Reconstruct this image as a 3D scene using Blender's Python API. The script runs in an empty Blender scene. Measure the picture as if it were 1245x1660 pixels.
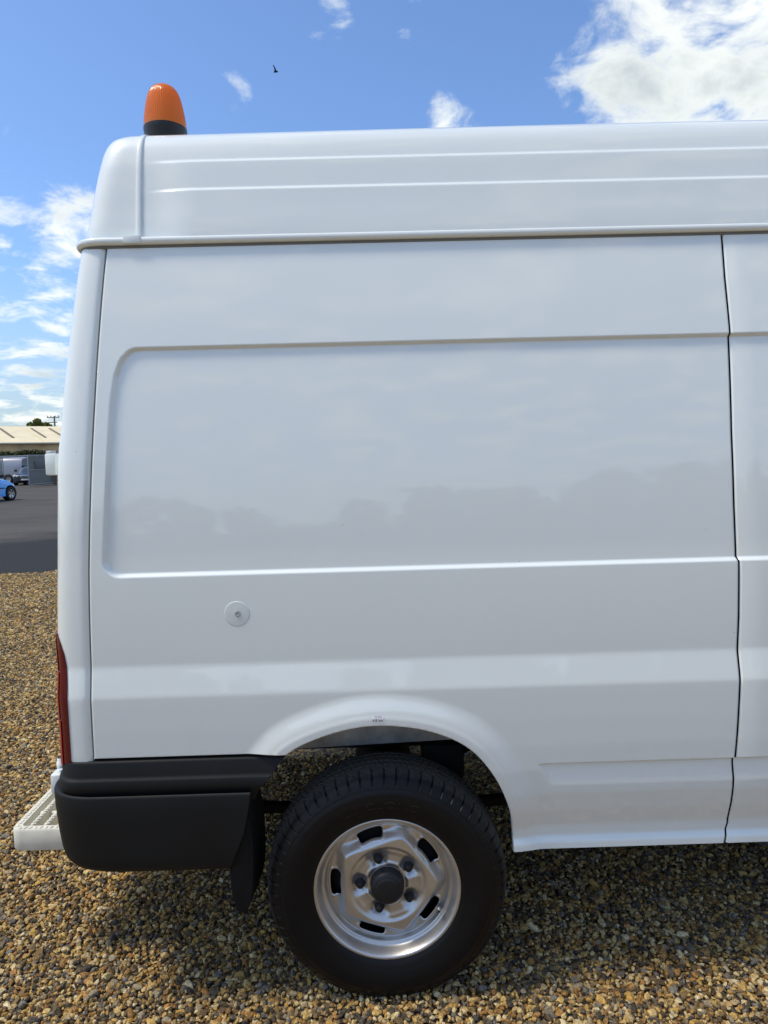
import bpy, bmesh, math, random
import numpy as np
from mathutils import Matrix, Vector
random.seed(7); rng = np.random.default_rng(11)
sc = bpy.context.scene
C = sc.collection

# ------------------------------------------------------------------ camera
F, PW, PH = 1151.0, 1245.0, 1660.0            # focal length and frame in photo pixels
CAM = np.array([0.0, -2.017, 1.647])
PITCH, ROLL, YAW = math.radians(4.8), math.radians(-1.5), math.radians(-0.66)
cam_d = bpy.data.cameras.new('camera'); cam = bpy.data.objects.new('camera', cam_d); C.objects.link(cam)
RM = Matrix.Rotation(YAW, 3, 'Z') @ Matrix.Rotation(math.pi/2 - PITCH, 3, 'X') @ Matrix.Rotation(ROLL, 3, 'Z')
cam.matrix_world = Matrix.Translation(Vector(CAM)) @ RM.to_4x4()
cam_d.sensor_fit = 'VERTICAL'; cam_d.sensor_height = 24.0; cam_d.lens = 24.0 * F / PH
cam_d.clip_start = 0.05; cam_d.clip_end = 6000
sc.camera = cam
R3 = np.array(RM)

# ------------------------------------------------------------------ sky, sun, exposure
SUN_EL, SUN_AZ = math.radians(60), math.radians(-78)   # azimuth measured from -Y (behind the photographer) towards +X
sun_dir = Vector((math.cos(SUN_EL)*math.sin(SUN_AZ), -math.cos(SUN_EL)*math.cos(SUN_AZ), math.sin(SUN_EL)))  # towards the sun
sc.view_settings.view_transform = 'Standard'; sc.view_settings.look = 'None'
sc.view_settings.exposure = 1.86; sc.view_settings.gamma = 1.0
sc.view_settings.use_curve_mapping = False
sl = bpy.data.lights.new('sun', 'SUN'); sl.energy = 0.8; sl.angle = math.radians(12); sl.color = (1.0, 0.88, 0.70)
so = bpy.data.objects.new('sun', sl); C.objects.link(so)
so.rotation_euler = sun_dir.to_track_quat('Z', 'Y').to_euler(); so.location = (20, -20, 40)


def ray(px, py):
    return R3 @ np.array([(px - PW/2)/F, -(py - PH/2)/F, -1.0])
def at_y(px, py, Y):
    d = ray(px, py); return CAM + d*((Y - CAM[1])/d[1])
def ground_at(px, py, z=0.0):
    d = ray(px, py); return CAM + d*((z - CAM[2])/d[2])
def at_dist(px, py, D):
    d = ray(px, py); d = d/np.linalg.norm(d); return CAM + d*D

world = bpy.data.worlds.new('World'); sc.world = world; world.use_nodes = True
nt = world.node_tree; nt.nodes.clear()
def N(tree, typ, **kw):
    n = tree.nodes.new(typ)
    for k, v in kw.items():
        setattr(n, k, v)
    return n
def mth(tree, op, a, b=None, clamp=False):
    n = tree.nodes.new('ShaderNodeMath'); n.operation = op; n.use_clamp = clamp
    for i, v in enumerate((a, b)):
        if v is None: continue
        if isinstance(v, (int, float)): n.inputs[i].default_value = v
        else: tree.links.new(v, n.inputs[i])
    return n.outputs[0]
def build_world():
    L = nt.links.new
    sky = N(nt, 'ShaderNodeTexSky', sky_type='NISHITA', sun_disc=False)
    sky.sun_elevation = SUN_EL
    sky.sun_rotation = math.atan2(sun_dir.x, sun_dir.y)
    sky.altitude = 30; sky.air_density = 1.0; sky.dust_density = 1.1; sky.ozone_density = 1.6
    tc = N(nt, 'ShaderNodeTexCoord')
    sep = N(nt, 'ShaderNodeSeparateXYZ'); L(tc.outputs['Generated'], sep.inputs[0])
    zz = mth(nt, 'MAXIMUM', sep.outputs[2], 0.0)
    den = mth(nt, 'ADD', zz, 0.22)
    comb = N(nt, 'ShaderNodeCombineXYZ')
    L(mth(nt, 'DIVIDE', sep.outputs[0], den), comb.inputs[0])
    L(mth(nt, 'DIVIDE', sep.outputs[1], den), comb.inputs[1])
    comb.inputs[2].default_value = 3.7
    n1 = N(nt, 'ShaderNodeTexNoise', noise_dimensions='3D'); L(comb.outputs[0], n1.inputs['Vector'])
    n1.inputs['Scale'].default_value = 6.2; n1.inputs['Detail'].default_value = 12; n1.inputs['Roughness'].default_value = 0.60
    n1.inputs['Distortion'].default_value = 0.35
    n2 = N(nt, 'ShaderNodeTexNoise', noise_dimensions='3D'); L(comb.outputs[0], n2.inputs['Vector'])
    n2.inputs['Scale'].default_value = 2.1; n2.inputs['Detail'].default_value = 6; n2.inputs['Roughness'].default_value = 0.55
    cover = mth(nt, 'ADD', mth(nt, 'MULTIPLY', n1.outputs['Fac'], 1.45), -.20)
    # the clouds and the clear gap seen in the photograph: (pixel x, y, radius in pixels, weight)
    blobs = [(1160, 60, 220, .10), (1050, 160, 150, .11), (1225, 130, 130, .05), (945, 130, 60, .16), (1010, 30, 80, .06), (735, 188, 44, .40), (378, 160, 36, .36), (520, 5, 55, .38),
             (40, 322, 110, .24), (125, 335, 70, .16), (112, 470, 55, .18), (50, 590, 110, .05),
             (600, 90, 340, -.24), (190, 90, 330, -.24), (850, 60, 130, -.16), (60, 430, 90, -.10), (40, 190, 120, -.16)]
    for bx, by, br, w in blobs:
        d = ray(bx, by); d = d/np.linalg.norm(d)
        dot = N(nt, 'ShaderNodeVectorMath', operation='DOT_PRODUCT'); L(tc.outputs['Generated'], dot.inputs[0])
        dot.inputs[1].default_value = tuple(d)
        ang = br/F
        mr = N(nt, 'ShaderNodeMapRange', interpolation_type='SMOOTHSTEP')
        L(dot.outputs['Value'], mr.inputs[0])
        mr.inputs[1].default_value = math.cos(ang*1.35); mr.inputs[2].default_value = math.cos(ang*0.25)
        mr.inputs[3].default_value = 0.0; mr.inputs[4].default_value = w
        cover = mth(nt, 'ADD', cover, mr.outputs[0])
    al = N(nt, 'ShaderNodeMapRange', interpolation_type='SMOOTHSTEP'); L(cover, al.inputs[0])
    al.inputs[1].default_value = 0.46; al.inputs[2].default_value = 0.80
    tone = mth(nt, 'ADD', mth(nt, 'MULTIPLY', n2.outputs['Fac'], .8), mth(nt, 'MULTIPLY', cover, .45))
    dn = N(nt, 'ShaderNodeMapRange', interpolation_type='SMOOTHSTEP'); L(tone, dn.inputs[0])
    dn.inputs[1].default_value = 0.68; dn.inputs[2].default_value = 1.0
    cc = N(nt, 'ShaderNodeMix', data_type='RGBA'); L(dn.outputs[0], cc.inputs[0])
    cc.inputs[6].default_value = (3.2, 3.28, 3.1, 1); cc.inputs[7].default_value = (1.75, 1.95, 2.0, 1)
    # pale haze low over the horizon
    hz = N(nt, 'ShaderNodeMapRange', interpolation_type='SMOOTHSTEP'); L(sep.outputs[2], hz.inputs[0])
    hz.inputs[1].default_value = 0.0; hz.inputs[2].default_value = 0.26; hz.inputs[3].default_value = 0.60; hz.inputs[4].default_value = 0.0
    hs = N(nt, 'ShaderNodeHueSaturation'); L(sky.outputs[0], hs.inputs['Color']); hs.inputs['Saturation'].default_value = 1.0; hs.inputs['Value'].default_value = 1.0
    tint = N(nt, 'ShaderNodeMix', data_type='RGBA', blend_type='MULTIPLY'); tint.inputs[0].default_value = 1; L(hs.outputs[0], tint.inputs[6]); tint.inputs[7].default_value = (.41, .497, .607, 1)
    m0 = N(nt, 'ShaderNodeMix', data_type='RGBA'); L(hz.outputs[0], m0.inputs[0]); L(tint.outputs[2], m0.inputs[6])
    m0.inputs[7].default_value = (1.38, 1.62, 1.82, 1)
    m1 = N(nt, 'ShaderNodeMix', data_type='RGBA'); L(mth(nt, 'MULTIPLY', al.outputs[0], 0.93), m1.inputs[0]); L(m0.outputs[2], m1.inputs[6]); L(cc.outputs[2], m1.inputs[7])
    bg = N(nt, 'ShaderNodeBackground'); L(m1.outputs[2], bg.inputs[0]); bg.inputs[1].default_value = 0.095
    out = N(nt, 'ShaderNodeOutputWorld'); L(bg.outputs[0], out.inputs[0])
build_world()

# ------------------------------------------------------------------ materials
MATS = {}
def mat(name, col, rough=0.5, metal=0.0, coat=0.0, spec=0.5, var=0.0, vscale=8.0, bump=0.0, bscale=60.0, trans=0.0, ior=1.45, coat_rough=0.03, det=5, stretch=None):
    if name in MATS: return MATS[name]
    m = bpy.data.materials.new(name); m.use_nodes = True; MATS[name] = m
    t = m.node_tree; b = t.nodes['Principled BSDF']
    b.inputs['Base Color'].default_value = (*col, 1); b.inputs['Roughness'].default_value = rough
    b.inputs['Metallic'].default_value = metal; b.inputs['Coat Weight'].default_value = coat
    b.inputs['Coat Roughness'].default_value = coat_rough
    b.inputs['Specular IOR Level'].default_value = spec; b.inputs['Transmission Weight'].default_value = trans
    b.inputs['IOR'].default_value = ior
    L = t.links.new
    if var or bump:
        tc = t.nodes.new('ShaderNodeTexCoord'); src = tc.outputs['Object']
        if stretch:
            mp = t.nodes.new('ShaderNodeMapping'); mp.inputs['Scale'].default_value = stretch; L(src, mp.inputs[0]); src = mp.outputs[0]
    if var:
        n = t.nodes.new('ShaderNodeTexNoise'); n.inputs['Scale'].default_value = vscale; n.inputs['Detail'].default_value = det
        L(src, n.inputs['Vector'])
        mr = t.nodes.new('ShaderNodeMapRange'); mr.inputs[1].default_value = .25; mr.inputs[2].default_value = .75
        mr.inputs[3].default_value = 1-var; mr.inputs[4].default_value = 1+var; L(n.outputs['Fac'], mr.inputs[0])
        mx = t.nodes.new('ShaderNodeMix'); mx.data_type = 'RGBA'; mx.blend_type = 'MULTIPLY'; mx.inputs[0].default_value = 1
        mx.inputs[6].default_value = (*col, 1); L(mr.outputs[0], mx.inputs[7]); L(mx.outputs[2], b.inputs['Base Color'])
        rr = mth(t, 'ADD', mth(t, 'MULTIPLY', n.outputs['Fac'], 0.12), rough - 0.06); L(rr, b.inputs['Roughness'])
    if bump:
        n = t.nodes.new('ShaderNodeTexNoise'); n.inputs['Scale'].default_value = bscale; n.inputs['Detail'].default_value = 4
        L(src, n.inputs['Vector'])
        bp = t.nodes.new('ShaderNodeBump'); bp.inputs['Strength'].default_value = bump; bp.inputs['Distance'].default_value = 0.002
        L(n.outputs['Fac'], bp.inputs['Height']); L(bp.outputs[0], b.inputs['Normal'])
    return m

def white_paint_material():
    m = mat('white_paint', (.78, .79, .78), rough=.38, coat=1.0, spec=.25, coat_rough=.03); m.node_tree.nodes['Principled BSDF'].inputs['Coat IOR'].default_value = 1.62
    t = m.node_tree; L = t.links.new; b = t.nodes['Principled BSDF']
    tc = t.nodes.new('ShaderNodeTexCoord')
    # faint road film that thickens towards the sill, and large soft panel waviness
    n = t.nodes.new('ShaderNodeTexNoise'); n.inputs['Scale'].default_value = 3.0; n.inputs['Detail'].default_value = 6; L(tc.outputs['Object'], n.inputs['Vector'])
    cr = t.nodes.new('ShaderNodeMix'); cr.data_type = 'RGBA'
    f = mth(t, 'MULTIPLY', n.outputs['Fac'], 0.5); L(f, cr.inputs[0])
    cr.inputs[6].default_value = (.785, .838, .812, 1); cr.inputs[7].default_value = (.75, .80, .77, 1)
    # sparse tiny specks of dirt and stone chips
    v = t.nodes.new('ShaderNodeTexVoronoi'); v.inputs['Scale'].default_value = 13; L(tc.outputs['Object'], v.inputs['Vector'])
    sp = t.nodes.new('ShaderNodeMapRange'); L(v.outputs['Distance'], sp.inputs[0])
    sp.inputs[1].default_value = .018; sp.inputs[2].default_value = .030; sp.inputs[3].default_value = 1; sp.inputs[4].default_value = 0
    n3 = t.nodes.new('ShaderNodeTexNoise'); n3.inputs['Scale'].default_value = 5; L(tc.outputs['Object'], n3.inputs['Vector'])
    g = mth(t, 'MULTIPLY', sp.outputs[0], mth(t, 'GREATER_THAN', n3.outputs['Fac'], .60))
    c2 = t.nodes.new('ShaderNodeMix'); c2.data_type = 'RGBA'; L(mth(t, 'MULTIPLY', g, .45), c2.inputs[0]); L(cr.outputs[2], c2.inputs[6]); c2.inputs[7].default_value = (.22, .2, .17, 1)
    L(c2.outputs[2], b.inputs['Base Color'])
    n2 = t.nodes.new('ShaderNodeTexNoise'); n2.inputs['Scale'].default_value = 2.2; n2.inputs['Detail'].default_value = 1; L(tc.outputs['Object'], n2.inputs['Vector'])
    bp = t.nodes.new('ShaderNodeBump'); bp.inputs['Strength'].default_value = .35; bp.inputs['Distance'].default_value = .006; L(n2.outputs['Fac'], bp.inputs['Height'])
    L(bp.outputs[0], b.inputs['Normal']); L(bp.outputs[0], b.inputs['Coat Normal'])
    return m
WHITE = white_paint_material()
BLACKPL = mat('black_bumper_plastic', (.0095, .011, .012), rough=.52, spec=.24, var=.18, vscale=5, bump=.25, bscale=900)
GAPM = mat('seam_shadow_rubber', (.008, .008, .008), rough=.9, spec=.1)
RUBBER = mat('tyre_rubber', (.007, .007, .0078), rough=.40, spec=.22, bump=.10, bscale=500)
def dusty_tread():
    t = RUBBER.node_tree; b = t.nodes['Principled BSDF']; L = t.links.new; tc = t.nodes.new('ShaderNodeTexCoord'); sp = t.nodes.new('ShaderNodeSeparateXYZ'); L(tc.outputs['Object'], sp.inputs[0])
    rad = mth(t, 'SQRT', mth(t, 'ADD', mth(t, 'MULTIPLY', sp.outputs[0], sp.outputs[0]), mth(t, 'MULTIPLY', sp.outputs[2], sp.outputs[2])))
    n = t.nodes.new('ShaderNodeTexNoise'); n.inputs['Scale'].default_value = 35; n.inputs['Detail'].default_value = 6; L(tc.outputs['Object'], n.inputs['Vector'])
    mr = t.nodes.new('ShaderNodeMapRange'); mr.inputs[1].default_value = .347; mr.inputs[2].default_value = .362; L(mth(t, 'ADD', rad, mth(t, 'MULTIPLY', mth(t, 'SUBTRACT', n.outputs['Fac'], .5), .012)), mr.inputs[0])
    mx = t.nodes.new('ShaderNodeMix'); mx.data_type = 'RGBA'; L(mr.outputs[0], mx.inputs[0]); mx.inputs[6].default_value = (.0065, .0067, .0075, 1); mx.inputs[7].default_value = (.060, .056, .048, 1); L(mx.outputs[2], b.inputs['Base Color'])
    r2 = t.nodes.new('ShaderNodeMapRange'); L(mr.outputs[0], r2.inputs[0]); r2.inputs[3].default_value = .38; r2.inputs[4].default_value = .85; L(r2.outputs[0], b.inputs['Roughness'])
dusty_tread()
UNDER = mat('underbody_black', (.012, .012, .012), rough=.75, spec=.2, var=.3, vscale=10)
GALV = mat('galvanised_steel', (.42, .44, .45), rough=.5, metal=.3, var=.35, vscale=22, bump=.2, bscale=90)
RIM = mat('silver_wheel_paint', (.54, .54, .53), rough=.37, metal=.85, coat=.3, var=.05, vscale=25)
CAPM = mat('hub_black_plastic', (.012, .013, .015), rough=.48, spec=.35, bump=.1, bscale=400)
STEPM = mat('cream_step_plastic', (.68, .66, .55), rough=.55, var=.12, vscale=20, bump=.15, bscale=250)
BEACB = mat('beacon_black_rubber', (.014, .016, .018), rough=.4)
REDL = mat('red_lens', (.30, .004, .012), rough=.22, coat=.25, spec=.2, var=.25, vscale=30, stretch=(1, 1, .15))
REDD = mat('dark_red_lens', (.085, .004, .006), rough=.2, coat=.3, spec=.2)
STICK = mat('sticker_film', (.80, .79, .80), rough=.45)
INK = mat('sticker_ink', (.05, .05, .07), rough=.7)
PALE = mat('pale_plug_plastic', (.70, .745, .705), rough=.45, var=.03, vscale=60)

def beacon_material():
    m = mat('amber_lens', (.95, .28, .025), rough=.18, coat=.5, trans=.0)
    t = m.node_tree; b = t.nodes['Principled BSDF']; L = t.links.new
    b.inputs['Subsurface Weight'].default_value = .55; b.inputs['Subsurface Radius'].default_value = (.03, .008, .001); b.inputs['Subsurface Scale'].default_value = .6
    tr = t.nodes.new('ShaderNodeBsdfTranslucent'); tr.inputs[0].default_value = (1.0, .34, .035, 1)
    mx = t.nodes.new('ShaderNodeMixShader'); mx.inputs[0].default_value = .5
    out = t.nodes['Material Output']; L(b.outputs[0], mx.inputs[1]); L(tr.outputs[0], mx.inputs[2]); L(mx.outputs[0], out.inputs[0])
    return m
AMBER = beacon_material()

# ------------------------------------------------------------------ object helpers
def tag(o, label=None, cat=None, group=None, kind=None):
    for k, v in (('label', label), ('category', cat), ('group', group), ('kind', kind)):
        if v: o[k] = v
    return o
def empty(name, loc=(0, 0, 0), rz=0.0):
    o = bpy.data.objects.new(name, None); C.objects.link(o); o.location = loc; o.rotation_euler = (0, 0, rz); o.empty_display_size = .2
    return o
def link(name, me, m=None, parent=None, local=False, smooth=True, sharp=None):
    o = bpy.data.objects.new(name, me); C.objects.link(o)
    if m is not None and not me.materials: me.materials.append(m)
    if smooth and len(me.polygons):
        me.polygons.foreach_set('use_smooth', np.ones(len(me.polygons), bool))
        if sharp: me.set_sharp_from_angle(angle=math.radians(sharp))
    if parent is not None:
        o.parent = parent
        if not local: o.matrix_parent_inverse = Matrix.Translation(-parent.location) if parent.type == 'EMPTY' else Matrix()
    return o
def from_np(name, V, Fc):
    me = bpy.data.meshes.new(name); V = np.asarray(V, np.float32); Fc = np.asarray(Fc, np.int32)
    n = Fc.shape[1]
    me.vertices.add(len(V)); me.vertices.foreach_set('co', V.ravel())
    me.loops.add(Fc.size); me.loops.foreach_set('vertex_index', Fc.ravel())
    me.polygons.add(len(Fc)); me.polygons.foreach_set('loop_start', np.arange(0, Fc.size, n, dtype=np.int32))
    me.update(calc_edges=True); me.validate(); return me
def grid_faces(r, c, wrap=False, flip=False):
    i = np.arange(r-1)[:, None]; j = np.arange(c if wrap else c-1)[None, :]; j2 = (j+1) % c
    a = i*c + j; b = i*c + j2; d = (i+1)*c + j; e = (i+1)*c + j2
    q = np.stack([a, b, e, d], -1).reshape(-1, 4)
    return q[:, ::-1] if flip else q
def grid(name, V, m, parent=None, wrap=False, flip=False, local=False, sharp=None):
    r, c = V.shape[:2]
    return link(name, from_np(name, V.reshape(-1, 3), grid_faces(r, c, wrap, flip)), m, parent, local, sharp=sharp)
def bm_mesh(name, bm):
    bmesh.ops.recalc_face_normals(bm, faces=bm.faces[:])
    me = bpy.data.meshes.new(name); bm.to_mesh(me); bm.free(); return me
def add_box(bm, c, s, rot=None, bevel=0.0, seg=2):
    t = bmesh.new(); bmesh.ops.create_cube(t, size=1)
    bmesh.ops.scale(t, vec=s, verts=t.verts)
    if bevel: bmesh.ops.bevel(t, geom=t.edges[:], offset=bevel, segments=seg, profile=.5, affect='EDGES')
    if rot is not None: bmesh.ops.transform(t, matrix=rot.to_4x4(), verts=t.verts)
    bmesh.ops.translate(t, vec=c, verts=t.verts)
    me = bpy.data.meshes.new('tmp'); t.to_mesh(me); t.free(); bm.from_mesh(me); bpy.data.meshes.remove(me)
def box(name, c, s, m, parent=None, bevel=.004, rot=None, local=False):
    bm = bmesh.new(); add_box(bm, c, s, rot, bevel)
    return link(name, bm_mesh(name, bm), m, parent, local, sharp=40)
def lathe_np(prof, n, axis='y'):
    """prof: (r, o); o runs along -Y (towards the photographer)"""
    th = np.linspace(0, 2*np.pi, n, endpoint=False); p = np.asarray(prof, float)
    r = p[:, 0][:, None]; o = p[:, 1][:, None]
    if axis == 'y': return np.stack([r*np.cos(th), -o + 0*th, r*np.sin(th)], -1)
    return np.stack([r*np.cos(th), r*np.sin(th), o + 0*th], -1)
def tube(name, pts, rad, m, parent=None, n=10, local=False):
    pts = [Vector(p) for p in pts]; rows = []
    for i, p in enumerate(pts):
        d = (pts[min(i+1, len(pts)-1)] - pts[max(i-1, 0)]).normalized()
        u = d.orthogonal().normalized(); v = d.cross(u)
        rr = rad[i] if isinstance(rad, (list, tuple)) else rad
        rows.append([p + (u*math.cos(a) + v*math.sin(a))*rr for a in np.linspace(0, 2*math.pi, n, endpoint=False)])
    return grid(name, np.array(rows), m, parent, wrap=True, local=local)
def smooth1(x, a, b):
    t = np.clip((x-a)/(b-a), 0, 1); return t*t*(3-2*t)
def prism(name, pts, y0, y1, m, parent=None, bevel=.0, local=False):
    """outline in (x, z) extruded from y0 to y1"""
    bm = bmesh.new()
    a = [bm.verts.new((p[0], y0, p[1])) for p in pts]; f = bm.faces.new(a)
    r = bmesh.ops.extrude_face_region(bm, geom=[f]); vs = [g for g in r['geom'] if isinstance(g, bmesh.types.BMVert)]
    bmesh.ops.translate(bm, vec=(0, y1-y0, 0), verts=vs)
    if bevel: bmesh.ops.bevel(bm, geom=bm.edges[:], offset=bevel, segments=2, profile=.5, affect='EDGES')
    return link(name, bm_mesh(name, bm), m, parent, local, sharp=35)

# ------------------------------------------------------------------ ground
A1, A2 = ground_at(0, 932), ground_at(90, 925)
edir = (A2 - A1)/np.linalg.norm(A2 - A1)
EA, EB = A1 - edir*60, A1 + edir*60           # the line where the gravel meets the tarmac
def gravel_sheet_material():
    m = mat('gravel_bed', (.2, .14, .07), rough=.85, spec=.2); t = m.node_tree; L = t.links.new; b = t.nodes['Principled BSDF']
    tc = t.nodes.new('ShaderNodeTexCoord')
    v = t.nodes.new('ShaderNodeTexVoronoi'); v.inputs['Scale'].default_value = 62; L(tc.outputs['Object'], v.inputs['Vector'])
    sp = t.nodes.new('ShaderNodeSeparateColor'); L(v.outputs['Color'], sp.inputs[0])
    cr = t.nodes.new('ShaderNodeValToRGB'); L(sp.outputs[0], cr.inputs[0]); cr.color_ramp.interpolation = 'CONSTANT'
    ramp(cr, PEBBLES)
    mx = t.nodes.new('ShaderNodeMix'); mx.data_type = 'RGBA'; mx.blend_type = 'MULTIPLY'; mx.inputs[0].default_value = 1
    L(cr.outputs[0], mx.inputs[6]); mx.inputs[7].default_value = (.86, .84, .82, 1); L(mx.outputs[2], b.inputs['Base Color'])
    bp = t.nodes.new('ShaderNodeBump'); bp.inputs['Strength'].default_value = 1; bp.inputs['Distance'].default_value = .012; bp.invert = True
    L(v.outputs['Distance'], bp.inputs['Height']); L(bp.outputs[0], b.inputs['Normal'])
    return m
PEBBLES = [(0.468, 0.309, 0.108), (0.581, 0.415, 0.179), (0.337, 0.194, 0.064), (0.159, 0.11, 0.053), (0.655, 0.503, 0.244), (0.262, 0.194, 0.108), (0.515, 0.318, 0.086), (0.085, 0.07, 0.051), (0.412, 0.256, 0.086), (0.674, 0.555, 0.323), (0.225, 0.15, 0.064), (0.449, 0.344, 0.187), (0.581, 0.379, 0.122), (0.309, 0.167, 0.057), (0.319, 0.265, 0.172), (0.122, 0.088, 0.051), (0.524, 0.362, 0.144), (0.168, 0.15, 0.111), (0.421, 0.221, 0.072), (0.617, 0.45, 0.201), (0.07, 0.06, 0.05), (0.12, 0.1, 0.08), (0.21, 0.19, 0.16), (0.16, 0.12, 0.07)]
def ramp(cr, cols):
    e = cr.color_ramp.elements; n = len(cols)
    while len(e) < min(n, 32): e.new(.5)
    for i, c in enumerate(cols):
        e[i].position = i/n; e[i].color = (*c, 1)
def asphalt_material():
    m = mat('asphalt', (.06, .058, .056), rough=.85, spec=.25); t = m.node_tree; L = t.links.new; b = t.nodes['Principled BSDF']
    tc = t.nodes.new('ShaderNodeTexCoord')
    mp = t.nodes.new('ShaderNodeMapping'); mp.inputs['Scale'].default_value = (.25, .6, 1); mp.inputs['Rotation'].default_value = (0, 0, .5); L(tc.outputs['Object'], mp.inputs[0])
    n = t.nodes.new('ShaderNodeTexNoise'); n.inputs['Scale'].default_value = 1.0; n.inputs['Detail'].default_value = 9; n.inputs['Roughness'].default_value = .65; L(mp.outputs[0], n.inputs['Vector'])
    cr = t.nodes.new('ShaderNodeValToRGB'); L(n.outputs['Fac'], cr.inputs[0])
    cr.color_ramp.elements[0].position = .35; cr.color_ramp.elements[0].color = (.060, .056, .050, 1)
    cr.color_ramp.elements[1].position = .65; cr.color_ramp.elements[1].color = (.095, .087, .074, 1)
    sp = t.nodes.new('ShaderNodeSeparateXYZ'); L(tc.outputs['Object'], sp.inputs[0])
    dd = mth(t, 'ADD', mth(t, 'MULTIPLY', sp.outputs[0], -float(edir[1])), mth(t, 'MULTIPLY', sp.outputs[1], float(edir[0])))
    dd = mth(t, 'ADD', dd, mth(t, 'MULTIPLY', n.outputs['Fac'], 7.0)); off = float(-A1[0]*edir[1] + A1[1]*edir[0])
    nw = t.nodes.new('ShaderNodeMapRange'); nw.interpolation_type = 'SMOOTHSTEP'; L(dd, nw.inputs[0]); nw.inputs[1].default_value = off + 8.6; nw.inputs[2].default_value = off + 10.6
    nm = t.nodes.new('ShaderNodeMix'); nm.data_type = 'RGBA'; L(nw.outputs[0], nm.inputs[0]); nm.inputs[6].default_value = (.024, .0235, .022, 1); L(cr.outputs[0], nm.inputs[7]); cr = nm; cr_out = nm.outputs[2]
    n2 = t.nodes.new('ShaderNodeTexNoise'); n2.inputs['Scale'].default_value = 40; n2.inputs['Detail'].default_value = 5; L(tc.outputs['Object'], n2.inputs['Vector'])
    mx = t.nodes.new('ShaderNodeMix'); mx.data_type = 'RGBA'; mx.blend_type = 'OVERLAY'; mx.inputs[0].default_value = .6
    L(cr_out, mx.inputs[6]); L(n2.outputs['Fac'], mx.inputs[7]); L(mx.outputs[2], b.inputs['Base Color'])
    bp = t.nodes.new('ShaderNodeBump'); bp.inputs['Strength'].default_value = .6; bp.inputs['Distance'].default_value = .01; L(n2.outputs['Fac'], bp.inputs['Height']); L(bp.outputs[0], b.inputs['Normal'])
    return m
def sheet(name, pts, z, m):
    bm = bmesh.new(); bm.faces.new([bm.verts.new((p[0], p[1], z)) for p in pts])
    o = link(name, bm_mesh(name, bm), m); tag(o, kind='structure'); return o
GRASS = mat('rough_grass', (.07, .085, .035), rough=.95, spec=.1, var=.35, vscale=.3)
sheet('ground', [(-2500, -2500), (2500, -2500), (2500, 2500), (-2500, 2500)], -.060, GRASS)
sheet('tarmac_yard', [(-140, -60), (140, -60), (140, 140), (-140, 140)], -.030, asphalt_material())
sheet('gravel_bed', [(EA[0], EA[1]), (EA[0], -30), (EB[0], -30), (EB[0], EB[1])], -.014, gravel_sheet_material())

def pebble_shapes(k=14):
    col = bpy.data.collections.new('pebble_shapes')
    m = mat('pebble', (.3, .2, .1), rough=.75, spec=.18); t = m.node_tree; L = t.links.new; b = t.nodes['Principled BSDF']
    oi = t.nodes.new('ShaderNodeObjectInfo'); cr = t.nodes.new('ShaderNodeValToRGB'); cr.color_ramp.interpolation = 'CONSTANT'; ramp(cr, PEBBLES); L(oi.outputs['Random'], cr.inputs[0])
    tc = t.nodes.new('ShaderNodeTexCoord'); n = t.nodes.new('ShaderNodeTexNoise'); n.noise_dimensions = '4D'; n.inputs['Scale'].default_value = 1.3; n.inputs['Detail'].default_value = 5
    L(tc.outputs['Object'], n.inputs['Vector']); L(mth(t, 'MULTIPLY', oi.outputs['Random'], 91.0), n.inputs['W'])
    mr = t.nodes.new('ShaderNodeMapRange'); mr.inputs[1].default_value = .3; mr.inputs[2].default_value = .7; mr.inputs[3].default_value = .55; mr.inputs[4].default_value = 1.35; L(n.outputs['Fac'], mr.inputs[0])
    mx = t.nodes.new('ShaderNodeMix'); mx.data_type = 'RGBA'; mx.blend_type = 'MULTIPLY'; mx.inputs[0].default_value = 1; L(cr.outputs[0], mx.inputs[6]); L(mr.outputs[0], mx.inputs[7]); L(mx.outputs[2], b.inputs['Base Color'])
    bp = t.nodes.new('ShaderNodeBump'); bp.inputs['Strength'].default_value = .4; bp.inputs['Distance'].default_value = .15; L(n.outputs['Fac'], bp.inputs['Height']); L(bp.outputs[0], b.inputs['Normal'])
    for i in range(k):
        bm = bmesh.new(); bmesh.ops.create_icosphere(bm, subdivisions=2, radius=1)
        pl = [(Vector(rng.normal(size=3)).normalized(), rng.uniform(.45, .82)) for _ in range(rng.integers(5, 10))]
        for v in bm.verts:
            for nrm, d in pl:
                e = v.co.dot(nrm) - d
                if e > 0: v.co -= nrm*e*.93
            v.co += Vector(rng.normal(size=3))*.03
        me = bpy.data.meshes.new('pebble'); bm.to_mesh(me); bm.free(); me.materials.append(m)
        me.polygons.foreach_set('use_smooth', np.ones(len(me.polygons), bool)); me.set_sharp_from_angle(angle=math.radians(42))
        col.objects.link(bpy.data.objects.new('pebble', me))
    return col
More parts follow.
